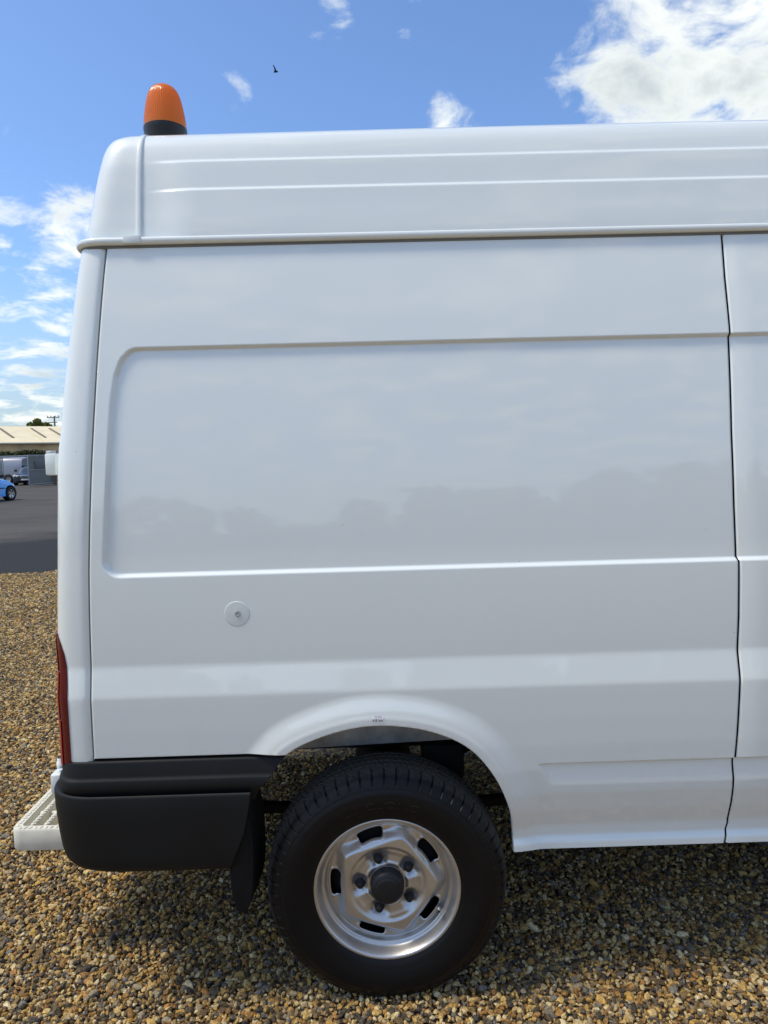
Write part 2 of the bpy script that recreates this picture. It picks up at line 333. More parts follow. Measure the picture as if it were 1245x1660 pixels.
def make_gravel():
    P = []
    def fill(x0, x1, y0, y1, step, test=None):
        xs = np.arange(x0, x1, step); ys = np.arange(y0, y1, step)
        g = np.stack(np.meshgrid(xs, ys), -1).reshape(-1, 2); g += rng.uniform(-.7, .7, g.shape)*step
        s = step/.0150*np.exp(rng.normal(0, .30, len(g)))*.0098
        if test is not None: k = test(g); g, s = g[k], s[k]
        P.append(np.column_stack([g, s]))
    def before_edge(g, m=.0):
        w = .05*np.sin(g[:, 0]*9) + .03*np.sin(g[:, 0]*23+1)
        return (g[:, 0]-A1[0])*(-edir[1]) + (g[:, 1]-A1[1])*edir[0] < m + w
    fill(-2.4, 2.2, -.70, 1.75, .0124)
    def wedge(g):
        D = g[:, 1] - CAM[1]; return (g[:, 0] > -.60*D-.25) & (g[:, 0] < -.36*D+.2) & before_edge(g)
    fill(-4.2, -.3, 1.75, 4.6, .0132, wedge)
    fill(-7.2, -1.8, 4.6, 9.6, .0165, wedge)
    A = np.vstack(P); n = len(A)
    und = .006*np.sin(A[:, 0]*3.1+.5)*np.sin(A[:, 1]*2.3) + .004*np.sin(A[:, 0]*7.7+A[:, 1]*5.1)
    z = rng.uniform(-.004, .006, n) + und - .006
    for wy in (.09, 1.91): z += .013*np.exp(-((A[:, 0]-.004)/.17)**2)*np.exp(-((A[:, 1]-wy)/.15)**2)   # stones pushed up round the tyres
    me = bpy.data.meshes.new('gravel'); me.vertices.add(n)
    me.vertices.foreach_set('co', np.column_stack([A[:, :2], z]).astype(np.float32).ravel())
    rot = np.column_stack([rng.normal(0, .45, n), rng.normal(0, .45, n), rng.uniform(0, 6.283, n)]).astype(np.float32)
    s = A[:, 2]; scl = np.column_stack([s*rng.uniform(.85, 1.45, n), s*rng.uniform(.75, 1.1, n), s*rng.uniform(.5, .85, n)]).astype(np.float32)
    for nm, d in (('rot', rot), ('scl', scl)):
        a = me.attributes.new(nm, 'FLOAT_VECTOR', 'POINT'); a.data.foreach_set('vector', d.ravel())
    a = me.attributes.new('pick', 'INT', 'POINT'); a.data.foreach_set('value', rng.integers(0, 14, n).astype(np.int32))
    o = link('gravel', me); tag(o, 'loose golden brown flint gravel covering the ground round the van', 'gravel', kind='stuff')
    ng = bpy.data.node_groups.new('scatter_gravel', 'GeometryNodeTree')
    ng.interface.new_socket('Geometry', in_out='INPUT', socket_type='NodeSocketGeometry'); ng.interface.new_socket('Geometry', in_out='OUTPUT', socket_type='NodeSocketGeometry')
    gi = ng.nodes.new('NodeGroupInput'); go = ng.nodes.new('NodeGroupOutput'); L = ng.links.new
    ci = ng.nodes.new('GeometryNodeCollectionInfo'); ci.inputs['Collection'].default_value = pebble_shapes(); ci.inputs['Separate Children'].default_value = True; ci.inputs['Reset Children'].default_value = True
    ip = ng.nodes.new('GeometryNodeInstanceOnPoints'); ip.inputs['Pick Instance'].default_value = True
    def at(nm, ty):
        a = ng.nodes.new('GeometryNodeInputNamedAttribute'); a.data_type = ty; a.inputs['Name'].default_value = nm; return a.outputs['Attribute']
    L(gi.outputs[0], ip.inputs['Points']); L(ci.outputs[0], ip.inputs['Instance']); L(at('pick', 'INT'), ip.inputs['Instance Index'])
    e2r = ng.nodes.new('FunctionNodeEulerToRotation'); L(at('rot', 'FLOAT_VECTOR'), e2r.inputs[0]); L(e2r.outputs[0], ip.inputs['Rotation'])
    L(at('scl', 'FLOAT_VECTOR'), ip.inputs['Scale']); L(ip.outputs[0], go.inputs[0])
    md = o.modifiers.new('scatter', 'NODES'); md.node_group = ng
make_gravel()

# ------------------------------------------------------------------ the van
van = empty('panel_van', (0.9, 1.0, 0.0))
tag(van, 'white high-roof panel van with black bumper corner and silver steel wheel, parked on gravel', 'van')
HALF = 1.0                                     # Y of the van's centre line
XF = 3.1                                       # how far forward the body is built
# section of the side: depth Y against height z
_z = np.arange(.40, 2.34, .001)
_lo = np.interp(_z, [.40, .428, .447, .451, .463, .50, .56, .62, .70, .78, .86, .93, .962], [.052, .0515, .0515, .053, .063, .0575, .034, .016, .001, -.007, -.012, -.015, -.016])
_t = _z - 1.048
_hi = .001 - .0225*_t + .104*_t*_t
_prof = np.where(_z < .962, _lo, np.where(_z > 1.048, _hi, -.016 + .017*(_z-.962)/.086))
_k = np.exp(-.5*(np.arange(-18, 19)/5.0)**2); _k /= _k.sum()
_prof = np.convolve(np.pad(_prof, 18, 'edge'), _k, 'valid')
def P(z): return np.interp(z, _z, _prof)
def on_side(px, py, off=0.0):
    Y = 0.0
    for _ in range(8):
        p = at_y(px, py, Y + off); Y = float(P(p[2]))
    return p
def line_on_side(pts, off=0.0):
    q = np.array([on_side(*p, off) for p in pts]); q = q[np.argsort(q[:, 2])]; return q[:, 2], q[:, 0]
sz, sx = line_on_side([(172, 398), (165, 470), (158, 560), (152, 660), (147, 760), (144, 860), (143, 930), (144, 1000), (146.5, 1085), (146, 1130), (148, 1180), (151, 1234)])
def seam_x(z): return np.interp(z, sz, sx)
mz, mx_ = line_on_side([(1170, 372), (1176, 450), (1184, 534), (1186, 570), (1190, 700), (1194, 820), (1197, 903), (1199, 912), (1198.5, 1000), (1196.5, 1055), (1200, 1090), (1200, 1125), (1197, 1180), (1193, 1228), (1191, 1240), (1188, 1290), (1180, 1335), (1176, 1364)])
def mid_x(z): return np.interp(z, mz, mx_)
ZTOP = float(on_side(640, 376)[2]) + .004
ZREC0 = float(on_side(700, 920)[2]); ZREC1 = float(on_side(700, 554)[2])
lz, lx = line_on_side([(199, 575), (187, 610), (181, 650), (176, 740), (172, 830), (169, 910), (170, 930)])
GZ1 = float(on_side(1040, 1236)[2]); GZ0 = float(on_side(1040, 1268)[2]); GX = float(on_side(872, 1240)[0])

arch_px = [(462, 1225), (480, 1213), (510, 1199), (545, 1187), (580, 1179), (615, 1176), (655, 1178), (695, 1185), (735, 1199), (765, 1217), (790, 1243), (810, 1273), (824, 1303), (835, 1335), (841, 1376)]
arch = np.array([at_y(x, y, -.03)[[0, 2]] for x, y in arch_px])
def spline(pts, n):
    pts = np.asarray(pts, float); d = np.r_[0, np.cumsum(np.linalg.norm(np.diff(pts, axis=0), axis=1))]; out = []
    for u in np.linspace(0, d[-1], n):
        i = min(max(np.searchsorted(d, u)-1, 0), len(pts)-2); t = (u-d[i])/(d[i+1]-d[i])
        p0, p1, p2, p3 = pts[max(i-1, 0)], pts[i], pts[i+1], pts[min(i+2, len(pts)-1)]
        out.append(.5*(2*p1 + (p2-p0)*t + (2*p0-5*p1+4*p2-p3)*t*t + (3*p1-p0-3*p2+p3)*t**3))
    return np.array(out)
archs = spline(arch, 60)
d0 = archs[0]-archs[2]; d0 = d0/np.linalg.norm(d0)
arch_ext = np.vstack([[archs[0] + d0*.10 + np.array([-.02, -.12])], [archs[0] + d0*.05 + np.array([0, -.02])], archs, [archs[-1] + np.array([.004, -.15])]])
ZBUMP = float(at_y(300, 1230, -.01)[2])
hole = np.vstack([[(-2.5, float(at_y(60, 1235.5, -.01)[2])), (float(arch[0, 0]) - .02, arch[0, 1] - .0005)], archs, [(archs[-1, 0]+.006, .2), (-2.5, .2)]])
def seg_dist(p, a, b):
    d = b-a; t = np.clip(((p-a)@d)/(d@d), 0, 1); q = a + t[:, None]*d; return np.linalg.norm(p-q, axis=1), q
def poly_sdf(p, poly, closed=True):
    best = np.full(len(p), 1e9); near = np.zeros_like(p); ins = np.zeros(len(p), bool); n = len(poly)
    for i in range(n if closed else n-1):
        a, b = poly[i], poly[(i+1) % n]; d, q = seg_dist(p, a, b); k = d < best; best[k] = d[k]; near[k] = q[k]
        c = (a[1] > p[:, 1]) != (b[1] > p[:, 1])
        if a[1] != b[1]: ins ^= c & (p[:, 0] < (b[0]-a[0])*(p[:, 1]-a[1])/(b[1]-a[1]) + a[0])
    return np.where(ins, -best, best), near
def recess_sdf(X, z):
    u = X - np.interp(z, lz, lx); lo = z - ZREC0; hi = ZREC1 - z
    r = .042
    def corner(a, b):                       # inside distance to two edges with a rounded corner
        m = np.minimum(a, b); k = (a < r) & (b < r)
        return np.where(k, r - np.hypot(r-np.minimum(a, r), r-np.minimum(b, r)), m)
    return np.minimum(corner(u, lo), corner(u, hi))
def side_y(X, z, features=True):
    X, z = np.broadcast_arrays(X, z); sh = X.shape; Y = P(z).astype(float)
    if not features: return Y
    s = recess_sdf(X, z)
    Y = Y + .0115*smooth1(s, -.0062, .0062)
    # long shallow pressing above the sill
    e = X - (GX + np.clip(GZ1 - z, 0, .1)*.55)
    g = np.clip((z-GZ0)/(GZ1-GZ0), 0, 1)
    gg = np.where((z > GZ0) & (z < GZ1+.006), np.minimum(g, 1)*smooth1(GZ1+.006-z, 0, .007), 0)
    Y = Y + .015*gg*smooth1(e, 0, .022)
    # flared wheel arch lip
    p = np.column_stack([X.ravel(), z.ravel()]); d = np.full(len(p), 9.0)
    k = (p[:, 1] < 1.05) & (p[:, 0] > -.7) & (p[:, 0] < .75)
    if k.any(): d[k] = np.abs(poly_sdf(p[k], arch_ext, False)[0])
    d = d.reshape(sh)
    fl = -.016*(1-smooth1(d, .022, .092)) - .0025*(1-smooth1(d, .018, .030))
    lowfade = 1 - .35*smooth1(.60 - z, 0, .15)
    return Y + fl*lowfade

def side_panel(name, fx0, fx1, z0, z1, ncol, nrow_step, cut=None, mirror=False, features=True, edge=True):
    zs = [z0]
    while zs[-1] < z1:
        z = zs[-1]; fine = any(abs(z-f) < .022 for f in (ZREC0, ZREC1, GZ1, 1.048, .962, .46)) and nrow_step < .02
        zs.append(z + (.0022 if fine else nrow_step))
    zs[-1] = z1; zs = np.array(zs)
    s = np.linspace(0, 1, ncol)
    if edge: s = np.unique(np.r_[s, [.0004, .0009, .0016, .0024, 1-.0024, 1-.0016, 1-.0009, 1-.0004]])
    a = fx0(zs)[:, None]; b = fx1(zs)[:, None]; X = a + (b-a)*s[None, :]; Z = np.repeat(zs[:, None], len(s), 1)
    Y = side_y(X, Z, features)
    if edge:
        dd = np.minimum(X-a, b-X); Y = Y + .004*(1-smooth1(dd, 0, .0045))
    V = np.stack([X, Y, Z], -1); r, c = X.shape; V = V.reshape(-1, 3); Fc = grid_faces(r, c)
    lip = None
    if cut is not None:
        sd, near = poly_sdf(V[:, [0, 2]], cut)
        inside = sd < 0; keep = ~inside[Fc].all(1); Fc = Fc[keep]
        used = np.zeros(len(V), bool); used[Fc.ravel()] = True
        mv = used & inside; V[mv, 0] = near[mv, 0]; V[mv, 2] = near[mv, 1]
        V[mv, 1] = side_y(V[mv, 0], V[mv, 2])
        snapped = mv
        # turned-in flange along the cut edge
        E = np.sort(np.concatenate([Fc[:, [0, 1]], Fc[:, [1, 2]], Fc[:, [2, 3]], Fc[:, [3, 0]]]), 1)
        u, cnt = np.unique(E, axis=0, return_counts=True); be = u[cnt == 1]; be = be[snapped[be[:, 0]] & snapped[be[:, 1]]]
        ids = np.unique(be); mp = {int(i): len(V)+k for k, i in enumerate(ids)}
        V2 = V[ids].copy(); V2[:, 1] += .020
        mp2 = {int(i): len(V)+len(ids)+k for k, i in enumerate(ids)}
        V3 = V[ids].copy(); V3[:, 1] += .0025
        cx, cz = 0.0, .40
        dv = np.column_stack([cx-V3[:, 0], cz-V3[:, 2]]); dv /= np.linalg.norm(dv, axis=1)[:, None]
        V3[:, 0] += dv[:, 0]*.0022; V3[:, 2] += dv[:, 1]*.0022
        V2[:, 0] += dv[:, 0]*.0028; V2[:, 2] += dv[:, 1]*.0028
        V = np.vstack([V, V2, V3])
        q1 = np.array([[int(x), int(y), mp2[int(y)], mp2[int(x)]] for x, y in be]); q2 = np.array([[mp2[int(x)], mp2[int(y)], mp[int(y)], mp[int(x)]] for x, y in be])
        Fc = np.vstack([Fc, q1, q2])
        used = np.unique(Fc); rm = np.full(len(V), -1); rm[used] = np.arange(len(used)); V = V[used]; Fc = rm[Fc]
    if mirror: V[:, 1] = 2*HALF - V[:, 1]; Fc = Fc[:, ::-1]
    me = from_np(name, V, Fc)
    if cut is not None:
        bm = bmesh.new(); bm.from_mesh(me); bmesh.ops.recalc_face_normals(bm, faces=bm.faces[:])
        if sum(f.normal.y*f.calc_area() for f in bm.faces) > 0: bmesh.ops.reverse_faces(bm, faces=bm.faces[:])
        bm.to_mesh(me); bm.free()
    return link(name, me, WHITE, van)
GAP = .0026
side_panel('rear_quarter_panel', lambda z: seam_x(z)+GAP, lambda z: mid_x(z)-GAP, .428, ZTOP, 500, .0055, cut=hole)
side_panel('middle_side_panel', lambda z: mid_x(z)+GAP, lambda z: 0*z+XF, .428, ZTOP, 30, .006)
side_panel('far_side_panel', lambda z: seam_x(z)+GAP, lambda z: 0*z+XF, .62, ZTOP, 30, .03, mirror=True, features=False, edge=False)
def seam_strip(fx, z0, z1):
    zs = np.linspace(z0, z1, 160); x = fx(zs)
    V = np.stack([np.stack([x-.012, P(zs)+.0135+.012*smooth1(zs, ZREC0-.01, ZREC0)*0, zs], -1), np.stack([x+.012, P(zs)+.0135, zs], -1)], 1)
    V[..., 1] += .010
    grid('seam_seal', V, GAPM, van)
seam_strip(seam_x, .76, ZTOP); seam_strip(mid_x, .44, ZTOP)

# rear corner pillar: side -> rounded corner -> rear face
rz, rx = [], []
for px, py in [(134, 398), (127, 440), (118, 505), (111, 560), (104, 620), (98.5, 690), (94, 725), (91.5, 760), (92, 800), (92, 900), (92, 1025), (95, 1100), (99, 1180), (102, 1236)]:
    Y = 0
    for _ in range(8): p = at_y(px, py, Y + .075); Y = float(P(p[2]))
    rz.append(p[2]); rx.append(p[0]+.0095)
rz, rx = np.array(rz)[::-1], np.array(rx)[::-1]
def rear_x(z): return np.interp(z, rz, rx)
RC, NEXP = .12, 3.5
def plan(xs, xr, Y, a, rc=RC, n=NEXP):
    """quarter superellipse from the side (a=0) to the rear face (a=pi/2)"""
    return xs + (xr-xs)*np.sin(a)**(2/n), Y + rc*(1-np.cos(a)**(2/n))
def pillar(mirror=False):
    zs = np.r_[np.linspace(float(at_y(120, 1238, .03)[2]), 1.12, 70), np.linspace(1.125, ZTOP, 120)]; a = np.linspace(0, math.pi/2, 40)
    a[0] = 0; xs = (seam_x(zs)-GAP)[:, None]; xr = rear_x(zs)[:, None]; Y = P(zs)[:, None]
    X, Yy = plan(xs, xr, Y, a[None, :]); 
    Yy = Yy + .004*(1-smooth1(xs-X, 0, .0045))
    V = np.stack([X, Yy, np.repeat(zs[:, None], len(a), 1)], -1)
    add = V[:, -1:, :].copy(); add[..., 1] = .22; V = np.concatenate([V, add], 1)
    V0 = V[:, :1].copy(); V0[..., 1] += .02; V = np.concatenate([V0, V], 1)
    if mirror: V[..., 1] = 2*HALF - V[..., 1]
    grid('corner_pillar', V, WHITE, van, flip=not mirror)
pillar(); pillar(True)
# rear doors
for s in (0, 1):
    zs = np.linspace(.72, ZTOP, 60); ys = np.r_[.224, .2255, .228, np.linspace(.24, .97, 12), .992, .9945, .996]
    V = np.stack([np.repeat((rear_x(zs)-.002)[:, None], len(ys), 1), np.repeat(ys[None], len(zs), 0), np.repeat(zs[:, None], len(ys), 1)], -1)
    e = np.minimum(ys-.224, .996-ys); V[..., 0] += .006*(1-smooth1(e, 0, .006))[None, :]
    V[..., 0] += .008*(smooth1(ys, .30, .33)*smooth1(.92-ys, 0, .03))[None, :]*(smooth1(zs, 1.3, 1.33)*smooth1(2.0-zs, 0, .03))[:, None]
    if s: V[..., 1] = 2*HALF - V[..., 1]
    d = grid('rear_door', V, WHITE, van, flip=not s)
    if s == 0:
        lb = box('lock_box', (at_y(80.5, 753, .40)[0]-.006, .46, at_y(80, 753, .40)[2]), (.036, .09, .074), WHITE, d, bevel=.006)
        bx_, bz_ = at_y(87, 753, .45)[0], at_y(80, 753, .40)[2]
        box('lock_gasket', (bx_+.010, .46, bz_-.002), (.016, .06, .060), GAPM, d, bevel=.002)
        bm = bmesh.new(); V = lathe_np([(0, .0), (.016, 0), (.0185, -.002), (.0185, -.012), (.0175, -.014), (.0175, -.03)], 24, 'z'); V[..., 2] = -V[..., 2]*-1
        V += np.array([bx_-.004, .45, at_y(85, 730.5, .45)[2]]); grid('lock_barrel', V, GALV, d)
box('rear_door_seal', (float(rear_x(ZTOP))+.02, HALF, 1.40), (.02, 1.3, 1.3), GAPM, van)

# high roof cap
def roof_cap():
    dz = .020
    rows = [(2.268, .133), (2.30, .137), (2.34, .143), (2.40, .154), (2.45, .164), (2.50, .175), (2.54, .187), (2.565, .198), (2.585, .212), (2.60, .231), (2.612, .256), (2.621, .29), (2.629, .34), (2.637, .42), (2.646, .55), (2.652, .75), (2.655, 1.0)]
    rows = spline(np.array(rows), 420); rows[:, 0] += dz*smooth1(rows[:, 0], 2.3, 2.5)
    zb = float(at_y(640, 379, .12)[2])
    rows[:, 0] += (zb - rows[0, 0])*(1-smooth1(rows[:, 0], 2.27, 2.4))
    # rear edge of the cap per row, from its silhouette
    sil = [(141, 380, .20), (150, 325, .215), (158, 285, .23), (165, 258, .245), (170, 245, .255), (177, 236, .27), (186, 230.5, .285), (196, 227.5, .30)]
    q = np.array([at_y(px, py, yy) for px, py, yy in sil])
    cz = q[:, 2]; cx = q[:, 0] - .006
    o = np.argsort(cz)
    X0 = float(at_y(226, 300, .16)[0])
    rib = [float(at_y(700, 301, .16)[2]), float(at_y(700, 254.5, .18)[2])]
    xs_in = float(at_y(222, 225, .25)[0])
    al = np.linspace(0, math.pi/2, 36)
    uu = np.r_[np.linspace(0, .60, 16), np.linspace(.62, 1, 64)]
    V = []
    for i, (z, Y) in enumerate(rows):
        xr = float(np.interp(z, cz[o], cx[o])) + .22*(1-math.exp(-max(0, Y-.30)*2.5))
        rc = .16; xs = xr + .11
        cols = XF + (xs-XF)*uu
        side = np.stack([cols, np.full(len(cols), Y), np.full(len(cols), z)], -1)
        # ribs: each lower band stands a little further out
        fade = smooth1(side[:, 0], X0+.02, X0+.16)
        for rzv in rib:
            side[:, 1] -= .0085*fade*float(smooth1(rzv-z, -.005, .005))
        # gentle crown along the roof
        side[:, 2] += (.010*np.sin(np.clip((side[:, 0]-X0)/(XF-X0), 0, 1)*math.pi*.8))*float(smooth1(z, 2.45, 2.62))
        cx_, cy_ = plan(xs, xr, Y, al[1:], rc=min(rc, max(.02, HALF-Y-.001)), n=3.1)
        cor = np.stack([cx_, np.minimum(cy_, HALF), np.full(len(cx_), z)], -1)
        fin = np.array([[xr, HALF, z]])
        V.append(np.vstack([side, cor, fin]))
    V = np.array(V)
    cap = grid('roof_cap', V, WHITE, van, flip=True)
    Vm = V[::2].copy(); Vm[..., 1] = 2*HALF - Vm[..., 1]
    grid('roof_cap', Vm, WHITE, van)
    # vertical joint strip
    zz = rows[(rows[:, 1] < .27)]
    sec = [(-.0085, .004), (-.0085, -.0035), (-.006, -.0055), (.004, -.0055), (.0075, -.0035), (.0085, .004)]
    S = np.array([[(X0 + u + (-.0005), Y + w - .0015*0 - (.0 if True else 0), z) for u, w in sec] for z, Y in zz[3:]])
    S[..., 1] -= .001
    grid('joint_strip', S, WHITE, cap, flip=True, sharp=60)
    return X0, zb, cap
CAPX0, CAPZB, CAP = roof_cap()

def drip_rail():
    """moulding round the foot of the roof cap, wrapped round the rear corner"""
    zr = CAPZB - .004
    xs = float(seam_x(ZTOP)); Yb = float(P(ZTOP)) - .006; xr = float(rear_x(ZTOP)) - .004
    path = [(XF, Yb, 0, -1), (1.5, Yb, 0, -1), (.6, Yb, 0, -1), (0, Yb, 0, -1), (-.4, Yb, 0, -1)]
    al = np.linspace(0, math.pi/2, 28); X, Y = plan(xs, xr, Yb, al, rc=RC, n=3.2)
    for i in range(len(al)):
        j0, j1 = max(i-1, 0), min(i+1, len(al)-1); tx, ty = X[j1]-X[j0], Y[j1]-Y[j0]; l = math.hypot(tx, ty); path.append((X[i], Y[i], -ty/l if ty else 0, tx/l))
    path.append((xr, .6, -1, 0)); path.append((xr, HALF, -1, 0))
    sec = [(-.01, .016), (.004, .015), (.013, .012), (.0165, .007), (.0165, -.001), (.013, -.0065), (.004, -.0085), (-.012, -.0085), (-.022, -.009)]
    V = np.array([[(x + nx*o, y + ny*o, zr + u - .002) for o, u in sec] for x, y, nx, ny in path])
    grid('drip_rail', V, WHITE, van, sharp=50)
    # dark strip under it: the rail's shadow line put in as grey colour
    sec = [(-.006, -.008), (.004, -.0095), (.004, -.016), (-.006, -.018)]
    V = np.array([[(x + nx*o, y + ny*o, zr + u - .002) for o, u in sec] for x, y, nx, ny in path])
    grid('rail_shadow_strip', V, mat('rail_shadow_grey', (.20, .20, .19), rough=.7), van)
    box('rail_clip', ((at_y(197, 385, .1)[0]+at_y(225, 385, .1)[0])/2, Yb-.0145, zr + .0025), (.05, .010, .0225), WHITE, van, bevel=.002)
drip_rail()

# ------------------------------------------------------------------ bumper, flap, lamp
def bumper():
    Yu, Yl = -.012, -.036
    xe_u = [(at_y(462, 1228, -.02)), (at_y(434, 1262, -.02)), (at_y(412, 1292, -.02))]
    ez = np.array([p[2] for p in xe_u])[::-1]; ex = np.array([p[0] for p in xe_u])[::-1]
    ztop = float(at_y(300, 1231, Yu)[2]); zstep = float(at_y(250, 1262, Yu)[2]); zg = float(at_y(250, 1291, Yl)[2]); zbot = float(at_y(240, 1413, Yl)[2]) - .016
    xr_u = float(at_y(100, 1262, .06)[0]); xr_l = float(at_y(88, 1330, .06)[0])
    def sweep(name, rows, xr_of, xe_of, parent, wrap_r=.16, cl=.20):
        al = np.linspace(0, math.pi/2, 30); V = []
        for z, Y, xin in rows:
            xr = xr_of(z) + xin; xs = xr + cl; xe = xe_of(z)
            side = np.stack([np.linspace(xe, xs, 14), np.full(14, Y), np.full(14, z)], -1)
            X, Yy = plan(xs, xr, Y, al[1:], rc=wrap_r, n=2.6)
            fin = np.array([[xr, .5, z], [xr, HALF, z]])
            ret = np.array([[xe+.0005, Y+.09, z], [xe+.0005, Y+.006, z], [xe-.003, Y+.0008, z]])
            V.append(np.vstack([ret, side, np.stack([X, Yy, np.full(len(X), z)], -1), fin]))
        V = np.array(V); o = grid(name, V, BLACKPL, parent, flip=False, sharp=50)
        return o
    xe = lambda z: float(np.interp(z, ez, ex))
    up = [(ztop, Yu+.05, .03), (ztop, Yu+.010, .008), (ztop-.002, Yu+.003, .003), (ztop-.008, Yu, 0), (zstep+.010, Yu-.003, 0), (zstep+.004, Yu-.005, -.001), (zstep+.001, Yu-.0095, -.003), (zstep-.003, Yu-.0115, -.005), (zstep-.02, Yu-.0125, -.006), (zg+.014, Yu-.0115, -.006), (zg+.005, Yu-.008, -.004), (zg-.004, Yu+.000, .004), (zg-.03, Yu+.003, .006)]
    b = sweep('rear_bumper', up, lambda z: xr_u, xe, van, .15, .10)
    lo = [(zg-.012, Yl+.03, .03), (zg-.003, Yl+.012, .012), (zg, Yl+.005, .006), (zg-.002, Yl+.0015, .002), (zg-.008, Yl, .0), (zg-.05, Yl-.002, .002), (zg-.12, Yl, .006), (zbot+.06, Yl+.003, .013), (zbot+.03, Yl+.007, .020), (zbot+.012, Yl+.014, .032), (zbot+.003, Yl+.024, .048), (zbot, Yl+.036, .062), (zbot+.003, Yl+.060, .08), (zbot+.05, Yl+.075, .09)]
    xl = np.array([at_y(405, 1292, Yl)[0], at_y(399, 1340, Yl)[0], at_y(372, 1412, Yl)[0]]); zl = np.array([at_y(405, 1292, Yl)[2], at_y(399, 1340, Yl)[2], at_y(372, 1412, Yl)[2]])
    sweep('bumper_skirt', lo, lambda z: xr_l, lambda z: float(np.interp(z, zl[::-1], xl[::-1])), b)
    # mud flap hanging behind the skirt end
    pts = [(388, 1330), (401, 1318), (409, 1345), (412, 1400), (411, 1440), (405, 1468), (398, 1481), (384, 1476), (377, 1450), (373, 1412), (374, 1370)]
    q = [at_y(x, y, .02)[[0, 2]] for x, y in pts]
    bm = bmesh.new(); vs = [bm.verts.new((p[0], .025 - .02*math.sin((p[1]-.2)*6), p[1])) for p in q]; f = bm.faces.new(vs)
    r = bmesh.ops.extrude_face_region(bm, geom=[f]); vv = [g for g in r['geom'] if isinstance(g, bmesh.types.BMVert)]
    bmesh.ops.translate(bm, vec=(.012, .17, 0), verts=vv); bmesh.ops.bevel(bm, geom=bm.edges[:], offset=.005, segments=3, profile=.5, affect='EDGES')
    link('mud_flap', bm_mesh('mud_flap', bm), UNDER, van, sharp=40)
    return b
BUMP = bumper()

def tail_light():
    bpx = [(95, 1027), (103, 1040), (110, 1057), (114, 1075), (115.5, 1092), (116, 1110), (117, 1150), (119.5, 1190), (122.5, 1234)]
    q = np.array([on_side(x, y, .03) for x, y in bpx])[::-1]
    zs = np.linspace(q[0, 2]-.004, q[-1, 2], 90)
    xb = np.interp(zs, q[:, 2], q[:, 0])
    def lens(name, m, parent, f0, f1, z0, z1, off):
        zz = zs[(zs >= z0) & (zs <= z1)]; V = []
        for z in zz:
            x0 = float(np.interp(z, q[:, 2], q[:, 0])); xs = float(seam_x(z)-GAP); xr = float(rear_x(z)); Y = float(P(z))
            fr = np.clip((xs-x0)/(xs-xr), .001, 1); a0 = math.asin(min(1, fr**(NEXP/2)))
            a = a0 + (math.pi/2-a0)*np.linspace(f0, f1, 18); X, Yy = plan(xs, xr, Y, a)
            n = np.column_stack([-(np.sin(a))**1.2, -(np.cos(a))**1.2]); n /= np.linalg.norm(n, axis=1)[:, None]
            pts = np.column_stack([X + n[:, 0]*off, Yy + n[:, 1]*off, np.full(18, z)])
            s = np.array([[X[0], Yy[0]+.004, z]])
            e = np.array([[xr - off, .20, z]]) if f1 >= 1 else np.array([[X[-1], Yy[-1]+.004, z]])
            V.append(np.vstack([s, pts, e]))
        V = np.array(V)
        cap0, cap1 = V[:1].copy(), V[-1:].copy(); cap0[..., 0] += .012; cap1[..., 0] += .012; cap0[..., 1] += .006; cap1[..., 1] += .006
        return grid(name, np.concatenate([cap0, V, cap1]), m, parent, flip=True, sharp=60)
    h = lens('tail_light', REDD, van, 0, 1, -9, 9, .0035)
    h['label'] = 'tall dark red tail light wrapped round the rear corner'
    zm = float(on_side(105, 1088, .03)[2]); zn = float(on_side(105, 1165, .03)[2])
    lens('lens', REDL, h, .42, 1, zm+.003, 9, .0062)
    lens('lens', REDL, h, .36, 1, zn+.002, zm-.001, .0058)
    lens('lens', REDL, h, .30, 1, -9, zn, .0064)
tail_light()

# pale blanking plug over the old filler hole
pc = on_side(384, 995)
pl = lathe_np([(0, .0012), (.034, .0012), (.0356, .001), (.0363, .0004), (.0365, -.002)], 64); pl += np.array([pc[0], pc[1], pc[2]])
plug = grid('blanking_plug', pl, PALE, van, wrap=True, flip=False); plug['label'] = 'pale round plastic plug on the white side panel'
sw = lathe_np([(.0, .0006), (.003, .0008), (.006, .0028), (.0085, .0030), (.0095, .0012)], 28); sw[..., 0] *= .9
sw += np.array([pc[0]+.002, pc[1]-.001, pc[2]+.001]); grid('plug_fastener', sw, mat('weathered_fixing', (.42, .45, .40), rough=.6, var=.5, vscale=160), plug, wrap=True)
